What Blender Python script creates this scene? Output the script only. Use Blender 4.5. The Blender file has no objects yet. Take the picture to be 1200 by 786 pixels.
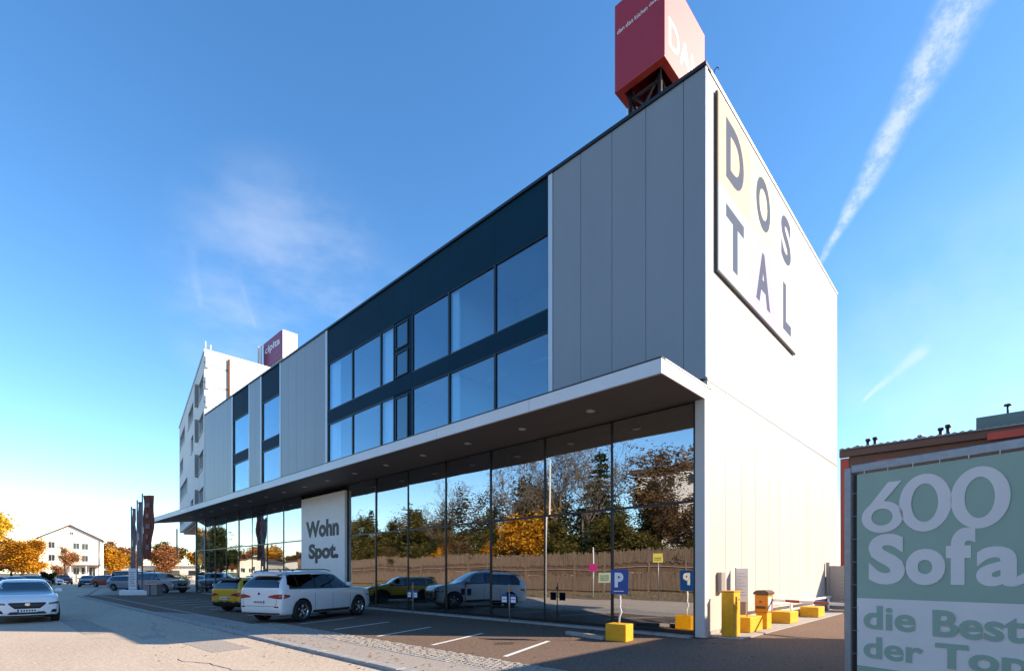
import bpy, bmesh, math, random
from mathutils import Vector, Matrix, noise
from mathutils.bvhtree import BVHTree
R = math.radians
rnd = random.Random(7)
scene = bpy.context.scene
COL = scene.collection

# ------------------------------------------------------------------ camera
cam_d = bpy.data.cameras.new('camera')
cam = bpy.data.objects.new('camera', cam_d); COL.objects.link(cam)
cam.location = (5.621, -13.401, 1.7)
cam.rotation_euler = (R(90), 0, R(43.637))
cam_d.sensor_width = 36.0; cam_d.lens = 36.0 * 595 / 1200
cam_d.shift_y = (671 - 393) / 1200
cam_d.clip_start = 0.05; cam_d.clip_end = 5000
scene.camera = cam

# ------------------------------------------------------------------ sun + sky
SUN_AZ = math.atan2(0.780, 0.626)          # from +Y towards +X
SUN_EL = R(27.7)
sdir = Vector((math.sin(SUN_AZ) * math.cos(SUN_EL), math.cos(SUN_AZ) * math.cos(SUN_EL), math.sin(SUN_EL)))
ld = bpy.data.lights.new('sun', 'SUN'); ld.energy = 5.0; ld.angle = R(0.5); ld.color = (1.0, 0.82, 0.62)
lo = bpy.data.objects.new('sun', ld); COL.objects.link(lo)
lo.rotation_euler = sdir.to_track_quat('Z', 'Y').to_euler(); lo.location = (30, 30, 40)

scene.view_settings.view_transform = 'Standard'; scene.view_settings.look = 'None'
scene.view_settings.exposure = 1.02; scene.view_settings.gamma = 1.0
scene.cycles.use_denoising = True
scene.cycles.max_bounces = 8; scene.cycles.transparent_max_bounces = 12
scene.cycles.caustics_reflective = False; scene.cycles.caustics_refractive = False
scene.cycles.sample_clamp_indirect = 4.0

world = bpy.data.worlds.new('World'); scene.world = world; world.use_nodes = True
wn = world.node_tree; wn.nodes.clear()
def wnode(t, **k):
    n = wn.nodes.new(t)
    for a, b in k.items(): setattr(n, a, b)
    return n
def wl(a, b): wn.links.new(a, b)
def wmath(op, a, b=None, clamp=False):
    n = wnode('ShaderNodeMath', operation=op); n.use_clamp = clamp
    for i, v in enumerate((a, b)):
        if v is None: continue
        if hasattr(v, 'links'): wl(v, n.inputs[i])
        else: n.inputs[i].default_value = v
    return n.outputs[0]
sky = wnode('ShaderNodeTexSky', sky_type='NISHITA'); sky.sun_disc = False
sky.sun_elevation = SUN_EL; sky.sun_rotation = SUN_AZ
sky.air_density = 1.0; sky.dust_density = 0.25; sky.ozone_density = 2.2; sky.altitude = 200
hs = wnode('ShaderNodeHueSaturation'); hs.inputs['Saturation'].default_value = 1.24; hs.inputs['Value'].default_value = 1.0
wl(sky.outputs[0], hs.inputs['Color'])
bgS = wnode('ShaderNodeBackground'); bgS.inputs[1].default_value = 0.15; wl(hs.outputs[0], bgS.inputs[0])
tc = wnode('ShaderNodeTexCoord'); D = tc.outputs['Generated']
def dot(v):
    n = wnode('ShaderNodeVectorMath', operation='DOT_PRODUCT'); wl(D, n.inputs[0]); n.inputs[1].default_value = v
    return n.outputs['Value']
def wnoise(scale, detail=6, rough=.6, off=(0, 0, 0), sc=(1, 1, 1)):
    mp = wnode('ShaderNodeMapping'); mp.inputs['Location'].default_value = off; mp.inputs['Scale'].default_value = sc; wl(D, mp.inputs[0])
    n = wnode('ShaderNodeTexNoise'); n.inputs['Scale'].default_value = scale; n.inputs['Detail'].default_value = detail
    n.inputs['Roughness'].default_value = rough; wl(mp.outputs[0], n.inputs['Vector'])
    return n.outputs['Fac']
def ramp(v, a, b):
    n = wnode('ShaderNodeMapRange', interpolation_type='SMOOTHSTEP'); wl(v, n.inputs[0])
    n.inputs[1].default_value = a; n.inputs[2].default_value = b
    return n.outputs[0]
FW = Vector((-0.6901, 0.7237, 0)); RT = Vector((0.7237, 0.6901, 0))
def dirv(tx, tz): return (FW + RT * tx + Vector((0, 0, tz))).normalized()
def trail(a, b, w0, w1, amp, soft=.5, ext0=.0, ext1=.0, nz=None):
    """a streak of ice cloud along the great circle from direction a to direction b, width w0 at a, w1 at b"""
    a = a.normalized(); b = b.normalized()
    n = a.cross(b).normalized(); t = (b - a * a.dot(b)).normalized()
    along = wmath('DIVIDE', dot(t), wmath('ADD', dot(a), 1e-4))
    L = math.tan(math.acos(max(-1, min(1, a.dot(b)))))
    u = wmath('DIVIDE', along, L)
    wob = wmath('MULTIPLY', wmath('SUBTRACT', wnoise(9, 3, .5), .5), w1 * .95)
    across = wmath('ABSOLUTE', wmath('ADD', dot(n), wob))
    wid = wmath('ADD', w0, wmath('MULTIPLY', u, w1 - w0))
    q = wmath('DIVIDE', across, wmath('MAXIMUM', wid, .0005))
    m = wmath('SUBTRACT', 1.0, ramp(q, 1 - soft, 1.0))
    m = wmath('MULTIPLY', m, ramp(u, -.05 - ext0, .05))
    m = wmath('MULTIPLY', m, wmath('SUBTRACT', 1.0, ramp(u, .9 + ext1, 1.15 + ext1)))
    m = wmath('MULTIPLY', m, wmath('GREATER_THAN', dot(a), 0.1))
    tex = ramp(nz, .36, .66)
    return wmath('MULTIPLY', wmath('MULTIPLY', m, wmath('ADD', .3, wmath('MULTIPLY', tex, .7))), amp)
fine = wnoise(46, 5, .7)
soft_n = wnoise(5, 4, .55, (3, 1, 2))
parts_ = [
    trail(dirv(.608, .605), dirv(.893, 1.13), .006, .036, .55, .9, ext1=1.5, nz=fine),
    trail(dirv(.689, .338), dirv(.807, .442), .004, .014, .34, .95, nz=wnoise(20, 4, .6)),
    trail(dirv(-.613, .523), dirv(-.635, .64), .006, .012, .07, .98, nz=soft_n),
    trail(dirv(-.504, .48), dirv(-.533, .565), .003, .006, .06, .98, nz=soft_n),
]
# a thin veil around one direction
def veil(c, r, amp, nz):
    c = c.normalized()
    return wmath('MULTIPLY', wmath('MULTIPLY', ramp(dot(c), math.cos(r), 1.0), ramp(nz, .35, .72)), amp)
parts_.append(veil(dirv(-.43, .53), .22, .34, wnoise(4.2, 5, .55, (1, 7, 2), (1, 1, 2.2))))
parts_.append(veil(dirv(.92, .38), .30, .20, wnoise(5, 5, .55, (4, 1, 2))))

tot = parts_[0]
for p_ in parts_[1:]: tot = wmath('ADD', tot, p_)
tot = wmath('MINIMUM', tot, .8)
bgC = wnode('ShaderNodeBackground'); bgC.inputs[0].default_value = (.86, .90, 1, 1); bgC.inputs[1].default_value = .62
mx = wnode('ShaderNodeMixShader'); wl(tot, mx.inputs[0]); wl(bgS.outputs[0], mx.inputs[1]); wl(bgC.outputs[0], mx.inputs[2])
out = wnode('ShaderNodeOutputWorld'); wl(mx.outputs[0], out.inputs[0])

# ------------------------------------------------------------------ materials
MATS = {}
def mat(name, col, rough=.6, metal=0., var=.0, vscale=3., bump=0., bscale=40., spec=.5, coat=0., col2=None, streak=None, emit=0., detail=5):
    if name in MATS: return MATS[name]
    m = bpy.data.materials.new(name); m.use_nodes = True; nt = m.node_tree; b = nt.nodes['Principled BSDF']
    b.inputs['Roughness'].default_value = rough; b.inputs['Metallic'].default_value = metal
    b.inputs['Specular IOR Level'].default_value = spec
    b.inputs['Coat Weight'].default_value = coat; b.inputs['Coat Roughness'].default_value = .04
    c = (*col, 1)
    t = nt.nodes.new('ShaderNodeTexCoord')
    g = nt.nodes.new('ShaderNodeNewGeometry')
    src = g.outputs['Position']
    if streak:
        mp = nt.nodes.new('ShaderNodeMapping'); mp.inputs['Scale'].default_value = streak; nt.links.new(src, mp.inputs[0]); vsrc = mp.outputs[0]
    else: vsrc = src
    if var > 0 or col2:
        n = nt.nodes.new('ShaderNodeTexNoise'); n.inputs['Scale'].default_value = vscale; n.inputs['Detail'].default_value = detail; n.inputs['Roughness'].default_value = .62
        nt.links.new(vsrc, n.inputs['Vector'])
        r = nt.nodes.new('ShaderNodeMapRange'); r.inputs[1].default_value = .3; r.inputs[2].default_value = .7; nt.links.new(n.outputs['Fac'], r.inputs[0])
        mxn = nt.nodes.new('ShaderNodeMix'); mxn.data_type = 'RGBA'
        nt.links.new(r.outputs[0], mxn.inputs['Factor'])
        A, B = (tuple(x * (1 - var) for x in col), tuple(min(1, x * (1 + var)) for x in col)) if not col2 else (col, col2)
        mxn.inputs[6].default_value = (*A, 1); mxn.inputs[7].default_value = (*B, 1)
        nt.links.new(mxn.outputs[2], b.inputs['Base Color'])
    else: b.inputs['Base Color'].default_value = c
    if bump > 0:
        n2 = nt.nodes.new('ShaderNodeTexNoise'); n2.inputs['Scale'].default_value = bscale; n2.inputs['Detail'].default_value = 4
        nt.links.new(src, n2.inputs['Vector'])
        bp = nt.nodes.new('ShaderNodeBump'); bp.inputs['Strength'].default_value = bump; bp.inputs['Distance'].default_value = .02
        nt.links.new(n2.outputs['Fac'], bp.inputs['Height']); nt.links.new(bp.outputs[0], b.inputs['Normal'])
    if emit: b.inputs['Emission Color'].default_value = c; b.inputs['Emission Strength'].default_value = emit
    MATS[name] = m
    return m

def asphalt(name, c1, c2, speck, bump=.5, patch=.35):
    """aggregate asphalt: large soft patches, medium blotches and fine stone speckle"""
    m = bpy.data.materials.new(name); m.use_nodes = True; nt = m.node_tree; b = nt.nodes['Principled BSDF']
    b.inputs['Roughness'].default_value = .93; b.inputs['Specular IOR Level'].default_value = .2
    g = nt.nodes.new('ShaderNodeNewGeometry').outputs['Position']
    def nz(s, d=5, r=.6, mp=None):
        n = nt.nodes.new('ShaderNodeTexNoise'); n.inputs['Scale'].default_value = s; n.inputs['Detail'].default_value = d; n.inputs['Roughness'].default_value = r
        if mp:
            q = nt.nodes.new('ShaderNodeMapping'); q.inputs['Scale'].default_value = mp; nt.links.new(g, q.inputs[0]); nt.links.new(q.outputs[0], n.inputs[0])
        else: nt.links.new(g, n.inputs[0])
        return n.outputs[0]
    def mr(v, a, bb, c=0, d=1):
        n = nt.nodes.new('ShaderNodeMapRange'); nt.links.new(v, n.inputs[0])
        for i, k in enumerate((a, bb, c, d)): n.inputs[i + 1].default_value = k
        return n.outputs[0]
    def mixc(f, a, bb, blend='MIX'):
        n = nt.nodes.new('ShaderNodeMix'); n.data_type = 'RGBA'; n.blend_type = blend
        if hasattr(f, 'links'): nt.links.new(f, n.inputs[0])
        else: n.inputs[0].default_value = f
        for i, v in ((6, a), (7, bb)):
            if hasattr(v, 'links'): nt.links.new(v, n.inputs[i])
            else: n.inputs[i].default_value = (*v, 1)
        return n.outputs[2]
    base = mixc(mr(nz(.35, 4, .55, (.35, 1, 1)), .35, .65), c1, c2)
    sp = nz(16, 5, .8)
    base = mixc(mr(sp, .46, .60, 0, .8), base, speck)
    vo = nt.nodes.new('ShaderNodeTexVoronoi'); vo.inputs['Scale'].default_value = 38; nt.links.new(g, vo.inputs[0])
    dark = tuple(x * .45 for x in c1)
    base = mixc(mr(nz(34, 4, .75), .53, .64, 0, .55), base, dark)
    base = mixc(mr(nz(6, 5, .7), .5, .75, 0, patch), base, dark)
    nt.links.new(base, b.inputs['Base Color'])
    bp = nt.nodes.new('ShaderNodeBump'); bp.inputs['Strength'].default_value = bump; bp.inputs['Distance'].default_value = .012
    nt.links.new(sp, bp.inputs['Height']); nt.links.new(bp.outputs[0], b.inputs['Normal'])
    return m

def glass(name, refl=.6, tint=(.35, .4, .42), rcol=(.86, .9, .93), wave=.0, wscale=.5):
    m = bpy.data.materials.new(name); m.use_nodes = True; nt = m.node_tree; nt.nodes.clear()
    o = nt.nodes.new('ShaderNodeOutputMaterial'); mx = nt.nodes.new('ShaderNodeMixShader')
    tr = nt.nodes.new('ShaderNodeBsdfTransparent'); tr.inputs[0].default_value = (*tint, 1)
    gl = nt.nodes.new('ShaderNodeBsdfGlossy'); gl.inputs['Color'].default_value = (*rcol, 1); gl.inputs['Roughness'].default_value = 0.0
    ge = nt.nodes.new('ShaderNodeNewGeometry'); dt = nt.nodes.new('ShaderNodeVectorMath'); dt.operation = 'DOT_PRODUCT'
    nt.links.new(ge.outputs['Incoming'], dt.inputs[0]); nt.links.new(ge.outputs['Normal'], dt.inputs[1])
    def mth(op, a, b):
        n = nt.nodes.new('ShaderNodeMath'); n.operation = op
        for i, v in enumerate((a, b)):
            if v is None: continue
            if hasattr(v, 'links'): nt.links.new(v, n.inputs[i])
            else: n.inputs[i].default_value = v
        return n.outputs[0]
    k = mth('POWER', mth('SUBTRACT', 1.0, mth('ABSOLUTE', dt.outputs['Value'], None)), 4.0)
    mr = nt.nodes.new('ShaderNodeMapRange'); nt.links.new(k, mr.inputs[0]); mr.inputs[3].default_value = refl; mr.inputs[4].default_value = .95
    nt.links.new(mr.outputs[0], mx.inputs[0]); nt.links.new(tr.outputs[0], mx.inputs[1]); nt.links.new(gl.outputs[0], mx.inputs[2]); nt.links.new(mx.outputs[0], o.inputs[0])
    if wave:
        g = nt.nodes.new('ShaderNodeNewGeometry'); n = nt.nodes.new('ShaderNodeTexNoise'); n.inputs['Scale'].default_value = wscale; n.inputs['Detail'].default_value = 1
        mp = nt.nodes.new('ShaderNodeMapping'); mp.inputs['Scale'].default_value = (1, 1, .6); nt.links.new(g.outputs['Position'], mp.inputs[0]); nt.links.new(mp.outputs[0], n.inputs[0])
        bp = nt.nodes.new('ShaderNodeBump'); bp.inputs['Strength'].default_value = 1.; bp.inputs['Distance'].default_value = wave
        nt.links.new(n.outputs[0], bp.inputs['Height']); nt.links.new(bp.outputs[0], gl.inputs['Normal'])
    return m

def leafmat(name, c1, c2, c3, scale=.9):
    m = bpy.data.materials.new(name); m.use_nodes = True; nt = m.node_tree; b = nt.nodes['Principled BSDF']
    b.inputs['Roughness'].default_value = .75; b.inputs['Specular IOR Level'].default_value = .2
    g = nt.nodes.new('ShaderNodeNewGeometry')
    n = nt.nodes.new('ShaderNodeTexNoise'); n.inputs['Scale'].default_value = scale; n.inputs['Detail'].default_value = 3; nt.links.new(g.outputs['Position'], n.inputs[0])
    a = nt.nodes.new('ShaderNodeMath'); a.operation = 'ADD'; nt.links.new(n.outputs[0], a.inputs[0])
    q = nt.nodes.new('ShaderNodeMath'); q.operation = 'MULTIPLY_ADD'; nt.links.new(g.outputs['Random Per Island'], q.inputs[0]); q.inputs[1].default_value = .5; q.inputs[2].default_value = -.25
    nt.links.new(q.outputs[0], a.inputs[1])
    r = nt.nodes.new('ShaderNodeValToRGB'); nt.links.new(a.outputs[0], r.inputs[0])
    r.color_ramp.elements[0].position = .3; r.color_ramp.elements[0].color = (*c1, 1)
    r.color_ramp.elements[1].position = .72; r.color_ramp.elements[1].color = (*c3, 1)
    e = r.color_ramp.elements.new(.5); e.color = (*c2, 1)
    nt.links.new(r.outputs[0], b.inputs['Base Color'])
    tl = nt.nodes.new('ShaderNodeBsdfTranslucent'); nt.links.new(r.outputs[0], tl.inputs[0])
    mx = nt.nodes.new('ShaderNodeMixShader'); mx.inputs[0].default_value = .35
    nt.links.new(b.outputs[0], mx.inputs[1]); nt.links.new(tl.outputs[0], mx.inputs[2])
    nt.links.new(mx.outputs[0], nt.nodes['Material Output'].inputs[0])
    return m

M = dict(
    panel=mat('grey facade panel', (.265, .27, .28), .42, .2, .07, .25, streak=(1.2, 1.2, .25), spec=.5, bump=.10, bscale=.9),
    navy=mat('dark blue facade cladding', (.006, .034, .062), .6, .0, .08, .6, spec=.06),
    wall=mat('white metal side panel', (.50, .452, .42), .6, .0, .05, .5, streak=(1, 1.4, .15), spec=.35),
    wallb=mat('panel backing', (.07, .07, .07), .8),
    alu=mat('light aluminium trim', (.55, .57, .60), .4, .3),
    dalu=mat('dark aluminium mullion', (.012, .013, .015), .35),
    soffit=mat('dark brown soffit', (.14, .115, .10), .55, 0, .1, 1.5, streak=(.2, 1, 1)),
    fascia=mat('pale canopy fascia', (.66, .66, .67), .42, .1, .05, 1.2),
    fascia_w=mat('white canopy end', (.60, .58, .56), .55, spec=.3),
    black=mat('black plastic', (.012, .012, .013), .45),
    rubber=mat('tyre rubber', (.018, .018, .019), .8, bump=.2),
    rim=mat('alloy rim', (.45, .46, .48), .25, .8),
    rimdark=mat('dark alloy rim', (.06, .06, .065), .3, .7),
    chrome=mat('chrome trim', (.7, .7, .72), .12, 1),
    yellow=mat('yellow painted concrete', (.76, .375, .006), .6, 0, .12, 7, bump=.15, bscale=60),
    orange=mat('orange painted housing', (.68, .26, .02), .5, 0, .05, 3),
    cap=mat('brown cap', (.09, .055, .035), .5),
    white=mat('white paint', (.87, .86, .84), .45, 0, .04, 3),
    bluesign=mat('traffic sign blue', (.010, .075, .32), .35, spec=.5),
    signwhite=mat('sign white', (.85, .85, .85), .4),
    galv=mat('galvanised steel', (.36, .37, .38), .42, .6, .12, 12),
    stone=mat('light granite kerb', (.33, .32, .31), .85, 0, .2, 4, bump=.3),
    granite=mat('granite setts', (.30, .27, .235), .85, 0, .22, 9, bump=.4),
    concrete=mat('concrete', (.34, .32, .30), .9, 0, .15, 6, bump=.3),
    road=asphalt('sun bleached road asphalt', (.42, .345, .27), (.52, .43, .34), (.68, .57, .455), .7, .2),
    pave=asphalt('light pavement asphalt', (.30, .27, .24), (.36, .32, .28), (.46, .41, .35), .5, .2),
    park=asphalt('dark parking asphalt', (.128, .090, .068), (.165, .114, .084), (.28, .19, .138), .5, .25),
    paint=mat('white road marking', (.70, .69, .66), .7, 0, .16, 14, bump=.2),
    red=mat('red sign cladding', (.36, .020, .040), .5, 0, .05, 1, spec=.5),
    redraw=mat('bright red underside', (.50, .035, .022), .5),
    magenta=mat('magenta sign face', (.30, .012, .08), .45),
    darksteel=mat('black steel', (.02, .02, .022), .5, .3),
    letters=mat('dark slate letters', (.10, .12, .17), .95, spec=.03),
    panelletters=mat('charcoal letters', (.022, .025, .03), .5),
    peach=mat('peach board', (.58, .455, .355), .95, 0, .02, 2, spec=.03),
    cream=mat('pale yellow board', (.55, .53, .41), .95, 0, .02, 2, spec=.03),
    lilac=mat('lilac board', (.45, .39, .60), .95, 0, .02, 2, spec=.03),
    ice=mat('ice white board', (.40, .48, .58), .95, 0, .02, 2, spec=.03),
    bwhite=mat('white board', (.50, .49, .53), .95, 0, .02, 2, spec=.03),
    bgreen=mat('banner green vinyl', (.37, .455, .35), .55, 0, .05, 1.5, bump=.1, bscale=3),
    blilac=mat('banner lilac vinyl', (.90, .76, .70), .55, 0, .05, 1.5, bump=.1, bscale=3),
    render_=mat('white rendered wall', (.78, .76, .73), .85, 0, .05, .6),
    rust=mat('rusty pipe', (.17, .075, .035), .8, 0, .3, 5),
    cream_wall=mat('cream house render', (.74, .68, .58), .9, 0, .04, .8),
    dark_roof=mat('brown roof tiles', (.09, .06, .05), .85, 0, .2, 3),
    glass_dark=mat('dark window glass', (.03, .04, .05), .08, 0, spec=.9),
    wood=mat('weathered wooden slats', (.19, .135, .10), .9, 0, .32, 2.2, streak=(3, 3, .4)),
    woodmid=mat('brown timber boards', (.14, .082, .055), .9, 0, .3, 2),
    verge=mat('dry verge grass', (.13, .10, .055), .95, col2=(.22, .16, .09), vscale=1.2, bump=.5, bscale=9),
    soil=mat('grassy ground', (.085, .09, .035), .95, col2=(.14, .12, .06), vscale=.3, bump=.3, bscale=5),
    oil=mat('oil stain', (.075, .052, .038), .7),
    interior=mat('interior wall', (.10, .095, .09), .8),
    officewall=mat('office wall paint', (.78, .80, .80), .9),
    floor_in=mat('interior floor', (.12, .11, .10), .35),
    plinth=mat('pale green display plinth', (.36, .45, .42), .6),
    curtain=mat('pale curtain', (.80, .84, .86), .8, 0, .15, 1, streak=(6, 6, .1)),
    redhall=mat('red steel', (.33, .045, .030), .6, 0, .1, 1),
    brownhall=mat('dark brown fascia', (.085, .040, .030), .6, 0, .15, 1),
    roofgrey=mat('grey corrugated roof', (.16, .17, .18), .5, .3, .1, 1),
    greenbox=mat('grey green cladding', (.10, .15, .145), .6, 0, .1, 2),
    bark=mat('tree bark', (.075, .055, .042), .9, 0, .3, 6),
    birch=mat('pale bark', (.19, .16, .13), .9, 0, .3, 5),
    lampwhite=mat('pale lamp pole', (.62, .62, .60), .45),
    pink=mat('pink sign', (.50, .03, .22), .5),
    signgreen=mat('pale green sign', (.40, .52, .40), .6),
    signyellow=mat('yellow notice', (.70, .62, .12), .6),
    flagcloth=mat('grey red flag cloth', (.30, .20, .19), .8, 0, .3, .8),
    flagred=mat('red brown flag print', (.24, .07, .045), .8),
    greymetal=mat('grey gate metal', (.30, .29, .285), .5, .3, .08, 2, streak=(1, 1, .2)),
    warehouse=mat('pale warehouse wall', (.45, .44, .42), .8),
    L_orange=leafmat('orange autumn leaves', (.20, .075, .008), (.62, .27, .012), (.80, .46, .04)),
    L_gold=leafmat('golden leaves', (.34, .19, .012), (.80, .50, .025), (.85, .66, .09)),
    L_russet=leafmat('russet leaves', (.15, .05, .02), (.40, .17, .06), (.55, .28, .11)),
    L_green=leafmat('dark green leaves', (.012, .028, .010), (.04, .065, .018), (.10, .11, .03)),
    L_olive=leafmat('olive leaves', (.04, .045, .012), (.11, .10, .025), (.20, .15, .04)),
    L_brown=leafmat('brown dry leaves', (.06, .035, .018), (.15, .085, .04), (.26, .16, .08)),
    L_conifer=leafmat('conifer needles', (.008, .020, .010), (.022, .045, .020), (.05, .075, .030)),
)
M['glass_shop'] = glass('storefront glass', .40, (.66, .70, .70), (.86, .88, .90), .018, .35)
M['glass_up'] = glass('office glass', .13, (.76, .90, .97), (.66, .86, 1.0), .004, .4)
M['glass_car'] = glass('tinted car glass', .14, (.20, .24, .25), (.9, .95, 1))
M['glass_car_dark'] = glass('privacy car glass', .10, (.04, .045, .05), (.9, .95, 1))
M['glass_lobby'] = glass('clear lobby glass', .25, (.8, .85, .86), (.9, .95, 1))
def paintm(name, col, metal=0.): return mat(name, col, .32, metal, coat=.8, spec=.5)
M['p_white'] = paintm('white car paint', (.80, .80, .81)); M['p_yellow'] = paintm('yellow car paint', (.62, .36, .012))
M['p_dark'] = paintm('dark car paint', (.02, .024, .03), .2); M['p_silver'] = paintm('silver blue car paint', (.33, .38, .44), .5)
M['p_red'] = paintm('red car paint', (.25, .015, .015)); M['p_grey'] = paintm('grey car paint', (.10, .11, .125), .4); M['p_navy'] = paintm('navy car paint', (.02, .04, .09), .2)
M['tail'] = mat('tail lamp red', (.30, .008, .015), .15, spec=.8); M['headl'] = mat('headlamp', (.10, .12, .14), .08, .3, spec=.9)
M['lens'] = mat('clear lamp lens', (.7, .72, .75), .1, .5)
M['downlight'] = mat('downlight glass', (.75, .72, .66), .3)
M['plate'] = mat('number plate', (.8, .8, .78), .4); M['eu'] = mat('plate blue band', (.01, .05, .35), .4)

# ------------------------------------------------------------------ mesh helpers
def mesh_obj(name, bm, m, parent=None, smooth=False, recalc=True):
    if recalc: bmesh.ops.recalc_face_normals(bm, faces=bm.faces)
    me = bpy.data.meshes.new(name); bm.to_mesh(me); bm.free()
    for x in (m if isinstance(m, (list, tuple)) else [m]): me.materials.append(x)
    if smooth:
        for p in me.polygons: p.use_smooth = True
    o = bpy.data.objects.new(name, me); COL.objects.link(o)
    if parent: o.parent = parent
    return o
def link_copy(o, parent=None, loc=None, scale=None, rot=None):
    c = o.copy(); COL.objects.link(c)
    if parent is not None: c.parent = parent
    if loc is not None: c.location = loc
    if scale is not None: c.scale = scale
    if rot is not None: c.rotation_euler = rot
    return c
def copy_tree(o, parent=None):
    c = o.copy(); COL.objects.link(c)
    if parent is not None: c.parent = parent
    for ch in list(o.children): copy_tree(ch, c)
    return c
def empty(name, loc=(0, 0, 0), rz=0.):
    o = bpy.data.objects.new(name, None); COL.objects.link(o); o.location = loc; o.rotation_euler = (0, 0, rz); o.empty_display_size = .2
    return o
def tag(o, label=None, cat=None, group=None, kind=None):
    if label: o['label'] = label
    if cat: o['category'] = cat
    if group: o['group'] = group
    if kind: o['kind'] = kind
    return o
def box(bm, x0, x1, y0, y1, z0, z1, bev=0, mi=0):
    r = bmesh.ops.create_cube(bm, size=1)
    vs = r['verts']
    for v in vs: v.co = Vector(((x0 + x1) / 2 + v.co.x * (x1 - x0), (y0 + y1) / 2 + v.co.y * (y1 - y0), (z0 + z1) / 2 + v.co.z * (z1 - z0)))
    fs = list({f for v in vs for f in v.link_faces})
    for f in fs: f.material_index = mi
    if bev:
        es = list({e for v in vs for e in v.link_edges})
        bmesh.ops.bevel(bm, geom=es, offset=bev, segments=1, affect='EDGES')
    return vs
def B(name, x0, x1, y0, y1, z0, z1, m, parent=None, bev=0):
    bm = bmesh.new(); box(bm, x0, x1, y0, y1, z0, z1, bev); return mesh_obj(name, bm, m, parent)
def tube(bm, pts, rads, n=8, caps=True, mi=0):
    pts = [Vector(p) for p in pts]
    if not hasattr(rads, '__len__'): rads = [rads] * len(pts)
    rings = []; prevx = None
    for i, p in enumerate(pts):
        d = (pts[min(i + 1, len(pts) - 1)] - pts[max(i - 1, 0)])
        if d.length < 1e-9: d = Vector((0, 0, 1))
        d.normalize()
        if prevx is None:
            ax = Vector((1, 0, 0)) if abs(d.x) < .8 else Vector((0, 1, 0))
            xx = d.cross(ax).normalized()
        else:
            xx = (prevx - d * prevx.dot(d)).normalized()
        prevx = xx; yy = d.cross(xx)
        rings.append([bm.verts.new(p + (xx * math.cos(2 * math.pi * k / n) + yy * math.sin(2 * math.pi * k / n)) * rads[i]) for k in range(n)])
    for a, b in zip(rings, rings[1:]):
        for k in range(n):
            f = bm.faces.new((a[k], a[(k + 1) % n], b[(k + 1) % n], b[k])); f.smooth = True; f.material_index = mi
    if caps:
        for r_ in (rings[0], rings[-1]):
            if n >= 3:
                f = bm.faces.new(r_ if r_ is rings[-1] else r_[::-1]); f.material_index = mi
def prism(bm, pts2, f0, f1, mi=0):
    """polygon pts2 with functions mapping (u,v)->3D for both caps"""
    a = [bm.verts.new(f0(*p)) for p in pts2]; b = [bm.verts.new(f1(*p)) for p in pts2]
    fs = [bm.faces.new(a[::-1]), bm.faces.new(b)]
    n = len(a)
    for i in range(n): fs.append(bm.faces.new((a[i], a[(i + 1) % n], b[(i + 1) % n], b[i])))
    for f in fs: f.material_index = mi
def sheet(name, pts, z, m, parent=None, kind=None, thick=0.):
    bm = bmesh.new()
    if thick: prism(bm, pts, lambda x, y: (x, y, z - thick), lambda x, y: (x, y, z))
    else: bm.faces.new([bm.verts.new((x, y, z)) for x, y in pts])
    o = mesh_obj(name, bm, m, parent, recalc=bool(thick))
    if not thick:
        if o.data.polygons[0].normal.z < 0: o.data.flip_normals()
    if kind: o['kind'] = kind
    return o
def text(name, body, origin, u, v, w, h, m, parent=None, bold=0., ext=.004, lean=0.):
    """lettering fitted into a w x h box; origin = lower-left corner, u along the line, v up; stands out along u x v"""
    cu = bpy.data.curves.new('lettering', 'FONT'); cu.body = body; cu.size = 1; cu.offset = bold; cu.resolution_u = 5
    t = bpy.data.objects.new('tmp', cu); COL.objects.link(t)
    dg = bpy.context.evaluated_depsgraph_get(); me = bpy.data.meshes.new_from_object(t.evaluated_get(dg)); bpy.data.objects.remove(t)
    xs = [q.co.x for q in me.vertices]; ys = [q.co.y for q in me.vertices]
    x0, x1, y0, y1 = min(xs), max(xs), min(ys), max(ys)
    u = Vector(u).normalized(); v = Vector(v).normalized(); nn = u.cross(v)
    bm = bmesh.new(); bm.from_mesh(me)
    r = bmesh.ops.extrude_face_region(bm, geom=bm.faces[:])
    for q in r['geom']:
        if isinstance(q, bmesh.types.BMVert): q.co.z += 1
    for q in bm.verts:
        a = (q.co.x - x0) / (x1 - x0) * w; b = (q.co.y - y0) / (y1 - y0) * h
        q.co = Vector(origin) + u * a + v * b + nn * (q.co.z * ext)
    for f in bm.faces: f.smooth = False
    return mesh_obj(name, bm, m, parent)

# ================================================================== GROUND
def ring(cx, cy, r, n=48): return [(cx + r * math.cos(2 * math.pi * i / n), cy + r * math.sin(2 * math.pi * i / n)) for i in range(n)]
sheet('ground', ring(0, 0, 2600), -.10, M['soil'], kind='structure')
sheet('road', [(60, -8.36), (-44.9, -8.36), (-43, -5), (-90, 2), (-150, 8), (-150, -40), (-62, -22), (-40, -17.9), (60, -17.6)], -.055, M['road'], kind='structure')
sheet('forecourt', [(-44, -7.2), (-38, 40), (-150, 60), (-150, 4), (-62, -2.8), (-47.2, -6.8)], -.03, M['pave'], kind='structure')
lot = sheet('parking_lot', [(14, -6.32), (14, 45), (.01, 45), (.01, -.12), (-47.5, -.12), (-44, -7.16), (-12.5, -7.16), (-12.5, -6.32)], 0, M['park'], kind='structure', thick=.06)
pav = sheet('pavement', [(30, -8.12), (30, -7.22), (-18, -7.22), (-21.5, -8.12)], 0, M['pave'], kind='structure', thick=.06)
sheet('driveway_strip', [(-21.5, -8.12), (-18, -7.22), (-44.4, -7.22), (-44.2, -8.12)], -.002, M['park'], kind='structure', thick=.06)
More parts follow.
